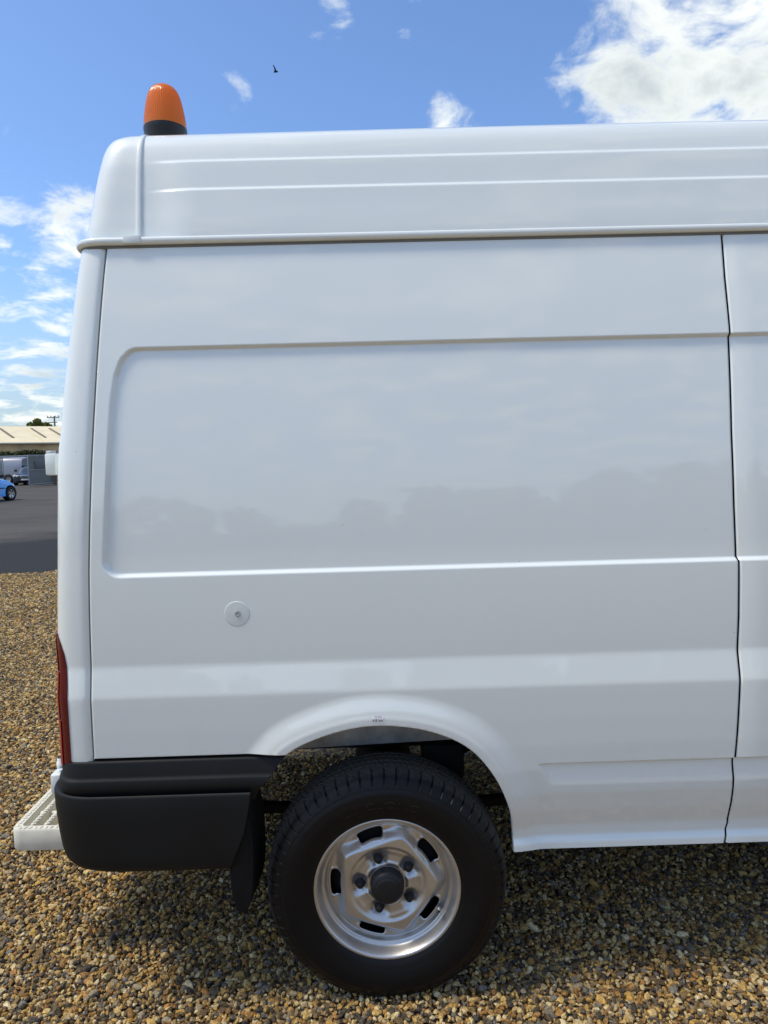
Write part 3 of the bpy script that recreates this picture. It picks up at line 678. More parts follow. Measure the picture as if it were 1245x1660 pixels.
# pressure sticker on the arch lip
def text_mesh(body, size, extrude=0.0):
    cu = bpy.data.curves.new('txt', 'FONT'); cu.body = body; cu.size = size; cu.align_x = 'CENTER'; cu.extrude = extrude; cu.resolution_u = 3
    o = bpy.data.objects.new('txt', cu); C.objects.link(o); bpy.context.view_layer.update()
    me = bpy.data.meshes.new_from_object(o.evaluated_get(bpy.context.evaluated_depsgraph_get())); bpy.data.objects.remove(o); bpy.data.curves.remove(cu); return me
def sticker():
    ax, ay, bx, by = 603, 1161, 622, 1175
    pts = [(ax, by-.5), (bx, by-1), (bx, ay), (ax, ay+.5)]
    def surf(x, z, off): return (x, float(side_y(np.array([x]), np.array([z]))[0]) - off, z)
    Q = np.array([at_y(px, py, -.042) for px, py in pts]); u = np.linspace(0, 1, 9)
    V = np.array([[surf(*(((1-a)*((1-b)*Q[0]+b*Q[1]) + a*((1-b)*Q[3]+b*Q[2]))[[0, 2]]), .0009) for b in u] for a in u])
    st = grid('pressure_sticker', V, STICK, van); st['label'] = 'small white tyre pressure sticker reading 4.8 bar'
    for body, py, size, m in (('4.8 bar', 1172.0, .0115, INK), ('70 PSI', 1166.2, .0085, mat('faded_ink', (.32, .33, .37), rough=.7))):
        me = text_mesh(body, size); c = at_y(612.8, py, -.042)
        for v in me.vertices:
            x, z = c[0] + v.co.x, c[2] + v.co.y + v.co.x*.0; v.co = surf(x, z, .0016)
        link('lettering', me, m, st, smooth=False)
sticker()

# ------------------------------------------------------------------ wheel
HUB = np.array([.004, .0, .345])
def tyre_mesh():
    PPP = 16; n = PPP*60
    side = spline(np.array([(.206, -.018), (.214, -.006), (.224, .001), (.236, .0075), (.258, .0145), (.280, .0185), (.300, .0170), (.318, .0110), (.336, .0005), (.349, -.0115), (.358, -.0235)]), 44)
    for i, (r, o) in enumerate(side):                       # moulded rings on the side wall
        for rr, h in ((.2275, .0012), (.243, -.0010), (.302, .0009), (.306, .0009), (.310, .0009), (.314, .0009)):
            side[i, 1] += h*math.exp(-((r-rr)/.0014)**2)
        side[i, 1] += .0016*float(smooth1(r, .318, .322))
    cen = -.0925; half = abs(-.0235-cen)
    os_ = np.linspace(-.026, cen*2+.026, 58); tr = []
    for o in os_:
        w = (o-cen)/half; r = .3665 - .0055*w*w - .003*w**6
        for g in (-.60, -.22, .22, .60):
            if abs(w-g) < .055: r -= .0065
        tr.append((r, o))
    back = [(r, 2*cen - o) for r, o in side[::-3]]
    prof = np.vstack([side, tr, back]); V = lathe_np(prof, n); th = np.linspace(0, 2*np.pi, n, endpoint=False)
    w = (prof[:, 1]-cen)/half
    k = np.arange(n)
    ph = (k/PPP) % 1.0
    r0 = prof[:, 0][:, None]; dr = np.zeros((len(prof), n)); do = np.zeros((len(prof), n))
    sh = ((r0 > .334) & (w[:, None] > .66))
    slot = (ph < .12)[None, :]
    dr -= np.where(sh & slot, .0050*smooth1(r0, .338, .350), 0)
    do -= np.where((r0 > .320) & (w[:, None] > .66) & slot, .0028*smooth1(r0, .320, .328)*(1-smooth1(r0, .353, .359)), 0)
    shb = ((r0 > .334) & (w[:, None] < -.66)); dr -= np.where(shb & slot, .0065, 0)
    rib = (np.abs(w)[:, None] < .56) & (r0 > .353)
    ph2 = ((k/8.0)[None, :] + w[:, None]*1.8*np.sign(w[:, None]+.001)) % 1.0
    dr -= np.where(rib & (ph2 < .26), .0035, 0)
    ph3 = ((k/PPP)[None, :] + w[:, None]*3 + .5) % 1.0
    dr -= np.where((w[:, None] > .66) & (r0 > .356) & (ph3 < .12), .003, 0)
    rr = r0 + dr; V[..., 0] = rr*np.cos(th); V[..., 2] = rr*np.sin(th); V[..., 1] -= do
    b = V[..., 2] < -.3455; V[..., 2] = np.where(b, -.3455 + (V[..., 2]+.3455)*.1, V[..., 2])
    return from_np('tyre', V.reshape(-1, 3), grid_faces(len(prof), n, True))
def rim_mesh():
    rs = np.unique(np.r_[np.linspace(.052, .180, 92), np.linspace(.180, .2235, 44)]); n = 420; th = np.linspace(0, 2*np.pi, n, endpoint=False)
    r = rs[:, None]; t = th[None, :]; d72 = math.radians(72)
    phi = ((t - math.radians(36) + d72/2) % d72) - d72/2         # angle from the middle of an edge / a nut
    rp = .1375/np.cos(phi); cap_ = .1625; rp = -.006*np.log(np.exp(-rp/.006) + np.exp(-cap_/.006))
    ridge = smooth1(r, .088, .122)*(1-smooth1(r, rp-.014, rp+.022)) 
    ring = -.058 + .006*smooth1(r, .150, .170)
    well = -.046 + .010*(1-smooth1(r, .058, .075))
    spoke = .012*smooth1(np.abs(phi), .16, .46)*smooth1(r, .055, .07)*(1-smooth1(r, .100, .118))
    base = np.where(r < .116, well, ring) + spoke
    bl = smooth1(r, .105, .125); base = (well+spoke)*(1-bl) + ring*bl
    disc = base + (-.026 - base)*ridge
    # small raised bead round each slot
    s_ = .158*phi; sd = np.hypot(np.maximum(np.abs(s_)-.0295, 0), np.maximum(np.abs(r-.1585)-.0055, 0)) - .0095
    disc = disc + .0022*np.exp(-((sd-.004)/.0025)**2)
    bar = np.interp(rs, [.176, .180, .184, .187, .190, .196, .199, .202, .206, .2095, .2115, .214, .2185, .2215, .2235], [-.058, -.0575, -.053, -.044, -.0385, -.036, -.034, -.026, -.013, -.005, -.0018, -.0004, 0, -.0016, -.008])
    bar = np.convolve(np.pad(bar, 2, 'edge'), [.1, .2, .4, .2, .1], 'valid')[:, None]
    k = smooth1(r, .176, .184); O = disc*(1-k) + bar*k
    V = np.stack([r*np.cos(t), -O, r*np.sin(t) + 0*O], -1).reshape(-1, 3); Fc = grid_faces(len(rs), n, True)
    S = np.broadcast_to(sd, O.shape).ravel()
    ins = S < 0; Fc = Fc[~ins[Fc].all(1)]
    # snap the slot rims onto the outline along the gradient
    G = np.gradient(np.broadcast_to(sd, O.shape), axis=(0, 1)); gr = G[0]/np.gradient(rs)[:, None]; gt = G[1]/(th[1]*r)
    gl = np.maximum(np.hypot(gr, gt), .2); used = np.zeros(len(V), bool); used[Fc.ravel()] = True; mv = used & ins
    dr = (-sd*gr/gl**2).ravel(); dt = (-sd*gt/gl**2/r).ravel()
    RR = np.broadcast_to(r, O.shape).ravel().copy(); TT = np.broadcast_to(t, O.shape).ravel().copy()
    V[mv, 0] = (RR+dr)[mv]*np.cos((TT+dt)[mv]); V[mv, 2] = (RR+dr)[mv]*np.sin((TT+dt)[mv])
    u = np.unique(Fc); rm = np.full(len(V), -1); rm[u] = np.arange(len(u))
    return from_np('rim', V[u], rm[Fc])
def build_wheel():
    w = grid('wheel', lathe_np([(.0, -.075), (.12, -.078), (.150, -.080), (.172, -.085), (.172, -.16), (.205, -.165), (.206, -.02), (.2225, -.009)], 72), UNDER, van, wrap=True, local=True)
    w['label'] = 'silver steel wheel with black tyre and black hub cap'
    t = link('tyre', tyre_mesh(), RUBBER, w, True, sharp=38)
    r = link('rim', rim_mesh(), RIM, w, True)
    hc = grid('hub_cap', lathe_np([(.0, .004), (.030, .004), (.034, .003), (.036, .0005), (.0385, .0005), (.0405, -.0005), (.046, -.003), (.0495, -.008), (.051, -.016), (.051, -.05)], 72), CAPM, w, wrap=True, local=True)
    nm = lathe_np([(.0, .0), (.006, -.0006), (.0095, -.003), (.0105, -.006), (.0105, -.009), (.0125, -.010), (.0130, -.014), (.0130, -.017), (.0150, -.018), (.0155, -.022), (.0155, -.03)], 30)
    hx = np.linspace(0, 2*np.pi, 30, endpoint=False)
    nut = from_np('lug_nut', nm.reshape(-1, 3), grid_faces(nm.shape[0], 30, True))
    for k in range(5):
        a = math.radians(36+72*k)
        o = link('lug_nut', nut, CAPM, w, True, sharp=40); o.location = (.0815*math.cos(a), .022, .0815*math.sin(a))
    va = math.radians(-28)
    vp = np.array([.178*math.cos(va), .052, .178*math.sin(va)]); d = np.array([-.12*math.cos(va), -.99, -.12*math.sin(va)])
    tube('valve_stem', [vp, vp + d*.018, vp + d*.0185, vp+d*.030, vp + d*.0305, vp + d*.040], [.005, .0045, .0055, .0055, .0042, .0040], mat('valve_metal', (.35, .35, .36), rough=.35, metal=.6), w, 12, True)
    # raised maker's lettering on the side wall
    me = text_mesh('LINGLONG', .036, .0)
    xs = np.array([v.co.x for v in me.vertices]);
    for v in me.vertices:
        rr = .262 + v.co.y*.85; a = math.pi/2 - math.radians(-3) - v.co.x*1.28/.275
        o = float(np.interp(rr, [.236, .258, .280, .300], [.0075, .0145, .0185, .0170])) + .0004
        v.co = (rr*math.cos(a), -o, rr*math.sin(a))
    link('side_wall_lettering', me, mat('moulded_rubber_letters', (.0105, .0105, .011), rough=.42), w, True, smooth=False)
    return w
wh = build_wheel(); wh.location = (HUB[0]-van.location.x, HUB[1]-van.location.y, HUB[2])
w2 = wh.copy(); C.objects.link(w2)
w2.location = (HUB[0]-van.location.x, 2*HALF-.0-van.location.y, HUB[2]); w2.rotation_euler = (0, 0, math.pi); w2['label'] = 'rear wheel on the far side of the white van'
for ch in list(wh.children):
    c = ch.copy(); C.objects.link(c); c.parent = w2

# ------------------------------------------------------------------ underbody
box('load_floor', (1.1, HALF, .70), (4.0, 1.36, .10), UNDER, van)
ac = np.array([0.0, .38]); ou = np.array([p + (p-ac)/np.linalg.norm(p-ac)*.035 for p in archs])
grid('wheel_housing', np.array([[(p[0], max(y, float(P(p[1]))+.03), p[1]) for p in ou] for y in (.004, .10, .20, .32)]), UNDER, van)
hp = [at_y(x, y, .33)[[0, 2]] for x, y in [(728, 1180), (792, 1180), (806, 1226), (790, 1222), (770, 1214), (752, 1222), (749, 1242), (736, 1244), (722, 1225)]]
prism('spring_hanger', hp, .33, .40, UNDER, van, bevel=.003)
pp = [at_y(x, y, .20)[[0, 2]] for x, y in [(455, 1216), (744, 1198.5), (790, 1170), (700, 1140), (520, 1140), (450, 1180)]]
prism('chassis_rail', pp, .20, .26, GALV, van, bevel=.003)
zl = float(at_y(440, 1305, .40)[2])
for yy in (.40, 1.60):
    o = tube('leaf_spring', [(-.85, yy, zl+.03), (-.5, yy, zl), (0, yy, zl-.03), (.5, yy, zl), (.95, yy, zl+.03)], .022, UNDER, van, 8); 
tube('rear_axle', [(HUB[0], .12, HUB[2]), (HUB[0], .8, HUB[2]), (HUB[0], .9, HUB[2]), (HUB[0], 1.1, HUB[2]), (HUB[0], 1.2, HUB[2]), (HUB[0], 1.88, HUB[2])], [.045, .045, .12, .12, .045, .045], UNDER, van, 14)
tube('shock_absorber', [(.22, .36, .36), (.24, .36, .52), (.24, .36, .53), (.27, .36, .70)], [.030, .030, .022, .022], UNDER, van, 12)
box('bump_bracket', (.20, .30, .62), (.14, .10, .12), UNDER, van, bevel=.01)
box('sill_inner', (1.75, .12, .56), (2.6, .04, .22), UNDER, van)
box('far_sill', (1.75, 1.93, .56), (2.6, .04, .24), WHITE, van)
box('front_bulkhead', (XF-.02, HALF, 1.5), (.03, 1.7, 1.7), UNDER, van)

# ------------------------------------------------------------------ beacon
def beacon():
    c0 = at_y(268, 221, .62); zroof = 2.662
    Yb = .42
    L_, R_ = at_y(233, 205, Yb), at_y(303, 208, Yb); rad = (R_[0]-L_[0])/2*.985; cx = (R_[0]+L_[0])/2
    zt = float(at_y(262, 142, Yb-.0)[2]); zs = float(at_y(268, 193, Yb-rad)[2])
    zb = 2.655
    bz = zs - .004
    pr = [(rad*.80, zb-.03), (rad*.84, zb), (rad*.90, zb+(bz-zb)*.45), (rad*.985, bz-.012), (rad*1.0, bz-.004), (rad*1.0, bz+.002), (rad*.95, bz+.004)]
    B = lathe_np(pr, 64, 'z') + np.array([cx, Yb, 0]); b = grid('beacon', B, BEACB, van, wrap=True, flip=False, sharp=40); b['label'] = 'amber warning beacon with ribbed lens on black base'
    h = zt - bz + .002
    ks = spline(np.array([(.985, 0), (.955, .16), (.905, .34), (.835, .54), (.745, .72), (.63, .86), (.475, .945), (.28, .985), (.0, 1.0)]), 60)
    n = 240; V = lathe_np([(k*rad, bz + .003 + t*h) for k, t in ks], n, 'z')
    ph = (np.arange(n) % 4 < 2).astype(float)
    f = (.0011*(ph-.5))[None, :]*((ks[:, 1] > .10) & (ks[:, 1] < .84))[:, None]
    th = np.linspace(0, 2*np.pi, n, endpoint=False); V[..., 0] += f*np.cos(th); V[..., 1] += f*np.sin(th)
    V += np.array([cx, Yb, 0]); grid('lens', V, AMBER, b, wrap=True, flip=False)
    # lamp carrier seen dimly through the lens foot
    K = lathe_np([(0, bz+.01), (rad*.3, bz+.01), (rad*.3, bz+h*.6), (0, bz+h*.62)], 24, 'z') + np.array([cx, Yb, 0]); grid('bulb_holder', K, CAPM, b, wrap=True)
beacon()

# ------------------------------------------------------------------ rear step
def rear_step():
    Y0 = .22; n0 = at_y(13.5, 1347, Y0); X0 = n0[0]; zt = n0[2]; zb = float(at_y(16, 1381, Y0)[2]); X1 = X0 + .47; Y1 = 1.78
    w = .028; h = zt - zb
    bm = bmesh.new()
    # outer frame: rounded rectangle ring
    def ring(x0, x1, y0, y1, r, z, k=8):
        o = []
        for (cx, cy, a0) in ((x0+r, y0+r, math.pi), (x1-r, y0+r, 1.5*math.pi), (x1-r, y1-r, 0), (x0+r, y1-r, .5*math.pi)):
            for i in range(k+1):
                a = a0 + i/k*math.pi/2; o.append((cx + r*math.cos(a), cy + r*math.sin(a), z))
        return o
    lv = [ring(X0+.004, X1-.004, Y0+.004, Y1-.004, .036, zb), ring(X0, X1, Y0, Y1, .04, zb+.006), ring(X0, X1, Y0, Y1, .04, zt-.006), ring(X0+.004, X1-.004, Y0+.004, Y1-.004, .036, zt),
          ring(X0+w, X1-w, Y0+w, Y1-w, .016, zt), ring(X0+w+.003, X1-w-.003, Y0+w+.003, Y1-w-.003, .014, zt-.006), ring(X0+w+.003, X1-w-.003, Y0+w+.003, Y1-w-.003, .014, zb)]
    V = np.array(lv); fr = grid('rear_step', V, STEPM, van, wrap=True, sharp=50); fr['label'] = 'cream plastic slatted step behind the black bumper'
    # slats with raised tread studs
    p1 = at_y(37, 1350, Y0+w)[0]; pitch = .045
    x = X0 + w + .024
    def stud_row(name, x0, y0, y1, along, parent, wd=.015):
        bm = bmesh.new(); t = y0
        while t < y1:
            c = (x0, t, zt+.0012) if along else (t, x0, zt+.0012)
            add_box(bm, c, (wd, .009, .003) if along else (.009, wd, .003), Matrix.Rotation(.5 if int(t*50) % 2 else -.5, 3, 'Z'), .0015, 1); t += .017
        return link(name, bm_mesh(name, bm), STEPM, parent, sharp=40)
    stud_row('tread_studs', X0+w*.52, Y0+.03, Y1-.03, True, fr); stud_row('tread_studs', Y0+w*.55, X0+.03, X1-.03, False, fr)
    xs = []
    while x + .012 < X1 - w: xs.append(x); x += pitch
    me0 = None
    for x in xs:
        o = box('slat', (x+.009, (Y0+Y1)/2, (zt+zb)/2+.006), (.0145, Y1-Y0-2*w+.004, h-.014), STEPM, fr, bevel=.002)
        stud_row('slat_studs', x+.009, Y0+w+.01, Y0+.9, True, fr, .012)
    for y in np.arange(Y0+.15, Y1-.1, .17):
        tube('cross_bar', [(X0+w*.5, y, zt-.022), (X1-w*.5, y, zt-.022)], .009, STEPM, fr, 10)
    box('step_bracket', ((X0+X1)/2+.14, Y0+.30, zb-.02), (.40, .05, .035), UNDER, fr)
    # white door corner, hinge pin and bracket above the step
    a = at_y(86.5, 1268, .10)
    box('hinge_bracket', (at_y(88, 1272, .16)[0]+.004, .19, at_y(88, 1272, .16)[2]), (.034, .06, .062), WHITE, van, bevel=.006)
    h_ = at_y(96, 1240, .16)
    K = lathe_np([(0, .012), (.009, .012), (.011, .009), (.011, .0), (.013, -.001), (.013, -.02)], 20, 'z') + np.array([h_[0]-.008, .19, h_[2]]); grid('hinge_pin', K, WHITE, van, wrap=True)
    K = lathe_np([(0, .0145), (.0085, .014), (.0095, .0118)], 20, 'z') + np.array([h_[0]-.008, .19, h_[2]]); grid('hinge_cap', K, CAPM, van, wrap=True)
rear_step()

# ------------------------------------------------------------------ background beyond the tarmac
ZT = -.030                                     # tarmac level
def on_tarmac(px, py): return ground_at(px, py, ZT)
def foliage(name, m, parent, blobs, n, size, squash=.8, seed=1, shell=.45):
    """leaf-sized faces spread through lobes: blobs = (x, y, z, radius)"""
    g = np.random.default_rng(seed); B = np.array(blobs, float); w = B[:, 3]**2; k = g.choice(len(B), n, p=w/w.sum())
    d = g.normal(size=(n, 3)); d /= np.linalg.norm(d, axis=1)[:, None]
    r = B[k, 3]*(shell + (1-shell)*g.random(n)**.6)*(1+.18*np.sin(d[:, 0]*7+k)*np.cos(d[:, 2]*6))
    c = B[k, :3] + d*r[:, None]*np.array([1, 1, squash])
    a = g.normal(size=(n, 3)); a /= np.linalg.norm(a, axis=1)[:, None]; b = np.cross(a, g.normal(size=(n, 3))); b /= np.linalg.norm(b, axis=1)[:, None]
    s = (size*g.uniform(.5, 1.3, n))[:, None]
    V = np.stack([c - a*s, c - b*s*.5, c + a*s, c + b*s*.5], 1).reshape(-1, 3)
    return link(name, from_np(name, V, np.arange(4*n).reshape(-1, 4)), m, parent, smooth=False)
def leaf_material(name, col):
    m = mat(name, col, rough=.6, spec=.25); t = m.node_tree; L = t.links.new; b = t.nodes['Principled BSDF']
    g = t.nodes.new('ShaderNodeNewGeometry'); mr = t.nodes.new('ShaderNodeMapRange'); mr.inputs[3].default_value = .55; mr.inputs[4].default_value = 1.5; L(g.outputs['Random Per Island'], mr.inputs[0])
    mx = t.nodes.new('ShaderNodeMix'); mx.data_type = 'RGBA'; mx.blend_type = 'MULTIPLY'; mx.inputs[0].default_value = 1; mx.inputs[6].default_value = (*col, 1); L(mr.outputs[0], mx.inputs[7]); L(mx.outputs[2], b.inputs['Base Color'])
    return m
LEAF = leaf_material('tree_leaves', (.20, .21, .05)); IVY = leaf_material('ivy_leaves', (.045, .06, .018)); HEDGE = leaf_material('hedge_leaves', (.09, .12, .045))
BARK = mat('bark', (.10, .075, .05), rough=.9, var=.3, vscale=6)

# long low shed whose roof slopes towards the yard
def shed():
    PHI = math.radians(42); u = np.array([math.cos(PHI), math.sin(PHI), 0]); s = np.array([math.sin(PHI), -math.cos(PHI), 0])   # along, and down the slope
    E0 = at_y(0, 719.5, 59.0); E1d = at_y(60, 719.3, 61.2)
    ze = E0[2]; O = np.array([E0[0], E0[1], 0])
    L0, L1, run, rise = -26.0, 40.0, 7.0, 1.75
    r = empty('storage_shed', (O[0], O[1], ZT)); tag(r, 'long low shed with cream sheet roof and stained tan wall across the yard', 'shed')
    WALL = mat('tan_render', (.74, .50, .26), rough=.85, var=.30, vscale=.8, bump=.2, bscale=10, det=8)
    ROOF = mat('cream_sheet_roof', (.78, .69, .47), rough=.7, var=.10, vscale=.9, det=8); STRIP = mat('dirty_rooflight', (.20, .17, .11), rough=.6, var=.3, vscale=3)
    def pt(a, d, z): p = O + u*a + s*d; return (p[0], p[1], z)
    def quad(name, q, m, th=(0, 0, .05), par=None):
        bm = bmesh.new(); vs = [bm.verts.new(p) for p in q]; f = bm.faces.new(vs); e = bmesh.ops.extrude_face_region(bm, geom=[f])
        bmesh.ops.translate(bm, vec=th, verts=[g for g in e['geom'] if isinstance(g, bmesh.types.BMVert)])
        return link(name, bm_mesh(name, bm), m, par or r, smooth=False)
    quad('wall', [pt(L0, -.35, ZT), pt(L1, -.35, ZT), pt(L1, -.35, ze-.05), pt(L0, -.35, ze-.05)], WALL, tuple(-s*.25))
    quad('wall', [pt(L1, -.6, ZT), pt(L1, -2*run+.6, ZT), pt(L1, -2*run+.6, ze-.05), pt(L1, -.6, ze-.05)], WALL, tuple(-u*.25))
    quad('wall', [pt(L0+.3, -.6, ZT), pt(L0+.3, -2*run+.6, ZT), pt(L0+.3, -2*run+.6, ze-.05), pt(L0+.3, -.6, ze-.05)], WALL, tuple(-u*.25))
    # corrugated roof sheets, each bay a sheet of its own
    bay = 3.3; a = L0; k = 0
    while a < L1:
        b = min(a+bay+.08, L1); n = int((b-a)/.0825)+1; aa = np.linspace(a, b, n); wv = .025*np.cos(np.arange(n)*math.pi)
        V = np.array([[pt(x, -run*t, ze + .06 + rise*t + w + (k % 2)*.004) for x, w in zip(aa, wv)] for t in (0, .33, .66, 1)])
        o = grid('roof_sheet', V, ROOF, r); a += bay; k += 1
    quad('far_roof', [pt(L0, -run, ze+rise+.02), pt(L1, -run, ze+rise+.02), pt(L1, -2*run, ze), pt(L0, -2*run, ze)], ROOF)
    for px0, py0 in ((-52, 697), (-1, 697), (50, 697), (80, 697.5), (112, 699)):
        # each dark strip starts near the ridge and runs down the slope
        best = min(np.arange(L0+1, L1-1, .05), key=lambda a_: (abs(proj_px(pt(a_, -run*.80, ze+rise*.8))[0]-px0)))
        quad('rooflight_strip', [pt(best, -run*.28, ze+rise*.28+.095), pt(best+.22, -run*.28, ze+rise*.28+.095), pt(best+.22, -run*.84, ze+rise*.84+.095), pt(best, -run*.84, ze+rise*.84+.095)], STRIP, (0, 0, .03))
    quad('gutter', [pt(L0, .05, ze-.02), pt(L1, .05, ze-.02), pt(L1, .05, ze+.09), pt(L0, .05, ze+.09)], mat('cream_gutter', (.68, .63, .50), rough=.6), tuple(-s*.12))
    for px in (66, 76):
        best = min(np.arange(0, 14, .02), key=lambda a_: abs(proj_px(pt(a_, -.35, ze-.8))[0]-px))
        quad('vent_hole', [pt(best, -.34, ze-.85), pt(best+.2, -.34, ze-.85), pt(best+.2, -.34, ze-.60), pt(best, -.34, ze-.60)], GAPM, tuple(s*.03))
    return O, u, s, ze
def proj_px(p):
    c = R3.T @ (np.array(p) - CAM); return PW/2 + F*c[0]/-c[2], PH/2 - F*c[1]/-c[2]
SO, SU, SS, SZE = shed()

# ivy-topped yard fence with its steel panels
STEEL = mat('grey_fence_steel', (.20, .22, .225), rough=.55, metal=.2, var=.15, vscale=1.5); RAILM = mat('pale_rail', (.27, .29, .30), rough=.5)
def fence():
    Yf = 57.3; x0 = at_y(-6, 750, Yf)[0]; x1 = at_y(150, 750, Yf)[0]
    zr = float(at_y(30, 739.5, Yf)[2])
    r = empty('yard_fence', ((x0+x1)/2, Yf, ZT)); tag(r, 'grey steel panel fence with pale top rail below the tan shed wall', 'fence')
    box('top_rail', ((x0+x1)/2, Yf, zr), (x1-x0, .08, .11), RAILM, r, bevel=.01)
    n = int((x1-x0)/2.4)
    for i in range(n):
        a = x0 + (x1-x0)*i/n
        box('post', (a, Yf+.05, (zr+ZT)/2), (.09, .07, zr-ZT-.06), STEEL, r, bevel=.01)
        box('panel', (a + (x1-x0)/n/2, Yf+.05, (zr+ZT)/2-.05), ((x1-x0)/n-.12, .03, zr-ZT-.3), STEEL, r, bevel=.005)
    # overgrown ivy leaning over the fence from behind
    iv = empty('ivy_hedge', ((x0+x1)/2, Yf+.8, ZT)); tag(iv, 'dark overgrown ivy hedge along the top of the yard fence', 'hedge')
    bl = [(x, Yf+.75+random.uniform(-.2, .2), zr-.02+random.uniform(-.06, .06), random.uniform(.52, .68)) for x in np.arange(x0, x1, .45)]
    foliage('ivy_foliage', IVY, iv, bl, 9000, .11, seed=5)
    for x in np.arange(x0+.5, x1, 2.2): tube('ivy_stem', [(x, Yf+.8, ZT), (x+.1, Yf+.8, .7), (x-.05, Yf+.85, 1.3)], [.06, .05, .03], BARK, iv, 7)
fence()
def gate(name, a, b, h, label):
    a, b = np.array(a)[:2], np.array(b)[:2]; d = b-a; L_ = float(np.linalg.norm(d[:2])); ang = math.atan2(d[1], d[0])
    r = empty(name, (a[0], a[1], ZT), ang); tag(r, label, 'gate', 'steel yard gates')
    for x in (.03, L_-.03): box('gate_post', (x, 0, h/2+.02), (.06, .06, h), RAILM, r, local=True)
    for z in (.14, h*.52, h-.01): box('gate_rail', (L_/2, 0, z), (L_-.13, .045, .06), RAILM, r, local=True)
    m = mat('gate_mesh', (.16, .175, .18), rough=.5, metal=.3)
    # welded infill bars
    n = int(L_/.075); bm = bmesh.new()
    for i in range(1, n): add_box(bm, (L_*i/n, .03, h/2), (.052, .012, h-.16))
    o = link('infill_bars', bm_mesh('infill_bars', bm), m, r, True, smooth=False); o['kind'] = 'stuff'
    box('gate_plate', (L_*.52, -.028, h*.68), (L_*.5, .012, h*.26), mat('gate_plate', (.12, .125, .13), rough=.5), r, local=True)
ga, gb = on_tarmac(47.5, 789), on_tarmac(87, 785.5)
gate('yard_gate', ga, gb, 2.12, 'grey steel gate leaf standing open beside the black saloon car')
gc = on_tarmac(7.5, 787); gate('yard_gate', (gc[0]-3.4, gc[1]+.3), gc, 2.08, 'grey steel gate leaf behind the blue hatchback')
tube('gate_stop_post', [tuple(on_tarmac(90, 785.5)), tuple(on_tarmac(90, 785.5)+np.array([0, 0, 1.0])), tuple(on_tarmac(90, 785.5)+np.array([0, 0, 1.02]))], [.10, .10, .02], mat('brown_post', (.16, .11, .07), rough=.8), None, 10)
tag(bpy.data.objects['gate_stop_post'], 'short brown wooden post at the end of the open gate', 'post')

# vehicles in the yard
GLASS = mat('car_glass', (.02, .025, .03), rough=.05, spec=.6, coat=.5)
def vehicle(name, label, cat, loc, rz, Ln, Wd, paint, outline, roof, wheel_x, wr, glass_side, trim=True, extras=None):
    """outline / roof: side silhouettes (x from the nose backwards, z); the body narrows towards its ends and roof"""
    r = empty(name, (loc[0], loc[1], ZT), rz); tag(r, label, cat)
    hw = Wd/2
    def loft(nm, pts, wide, m, inset=.06, top_in=0.0):
        # cross-section fan across the width with rounded shoulders
        pts = np.array(pts, float); prof = [(-1, 0), (-.995, .25), (-.97, .6), (-.90, .86), (-.7, .97), (0, 1), (.7, .97), (.90, .86), (.97, .6), (.995, .25), (1, 0)]
        V = []
        for x, z0, z1, w in pts: V.append([(-x, y*wide*w*(1 - top_in*t), z0 + (z1-z0)*t) for y, t in prof])
        V = np.array(V); V = np.concatenate([np.concatenate([V[:1]*[1, 0, 1]*1, V])])
        V[0, :, 2] = V[1, :, 2].min() + (V[1, :, 2]-V[1, :, 2].min())*.9; V[0, :, 1] = V[1, :, 1]*.02
        e = V[-1:].copy(); e[..., 1] *= .02; V = np.concatenate([V, e])
        return grid(nm, V, m, r, local=True, flip=True, sharp=50)
    body = loft('body', outline, hw, paint)
    cab = loft('greenhouse', roof, hw*.93, GLASS, top_in=.26)
    rt = np.array(roof); top = rt[rt[:, 2] > rt[:, 2].max()-.12]
    rf = loft('roof', [(x, z1-.10, z1+.012, w) for x, z0, z1, w in top], hw*.74, paint)
    for wx in wheel_x:
        for sgn in (-1, 1):
            w = grid('wheel', lathe_np([(0, .02), (wr*.3, .02), (wr*.64, .0), (wr*.66, .03), (wr*.8, .045), (wr*.95, .03), (wr, .0), (wr, -.15), (0, -.16)], 36), mat('car_tyre', (.02, .02, .02), rough=.7), r, wrap=True, local=True)
            w.location = (-wx, sgn*(hw-.012), wr); w.rotation_euler = (0, 0, 0 if sgn < 0 else math.pi)
            V = lathe_np([(wr*.10, .030), (wr*.22, .034), (wr*.60, .026), (wr*.64, .034)], 40); ph = np.arange(40) % 8
            rim = grid('rim', V, mat('alloy_rim', (.5, .5, .5), rough=.3, metal=.8), w, wrap=True, local=True)
            bm = bmesh.new(); bm.from_mesh(rim.data); bm.faces.ensure_lookup_table()
            bmesh.ops.delete(bm, geom=[f for i, f in enumerate(bm.faces) if 40 <= i < 80 and (i-40) % 8 in (4, 5, 6)], context='FACES_ONLY'); bm.to_mesh(rim.data); bm.free()
            ar = lathe_np([(wr*.9, .0), (wr*1.13, .0), (wr*1.13, -.2)], 40); o = grid('wheel_arch', ar, GAPM, r, wrap=True, local=True); o.location = (-wx, sgn*(hw+.008), wr+.02); o.rotation_euler = (0, 0, 0 if sgn < 0 else math.pi)
    for sgn in ((-1, 1) if trim else ()):
        box('door_mirror', (-glass_side, sgn*(hw+.07), outline[len(outline)//2][2]+.08), (.09, .20, .15), mat('mirror_black', (.02, .02, .02), rough=.4), r, bevel=.03, local=True)
        box('side_moulding', (-(wheel_x[0]+wheel_x[1])/2, sgn*(hw+.003), .56), (wheel_x[1]-wheel_x[0]-.75, .02, .05), mat('dark_trim', (.02, .02, .025), rough=.5), r, bevel=.005, local=True)
    if extras: extras(r, hw)
    return r
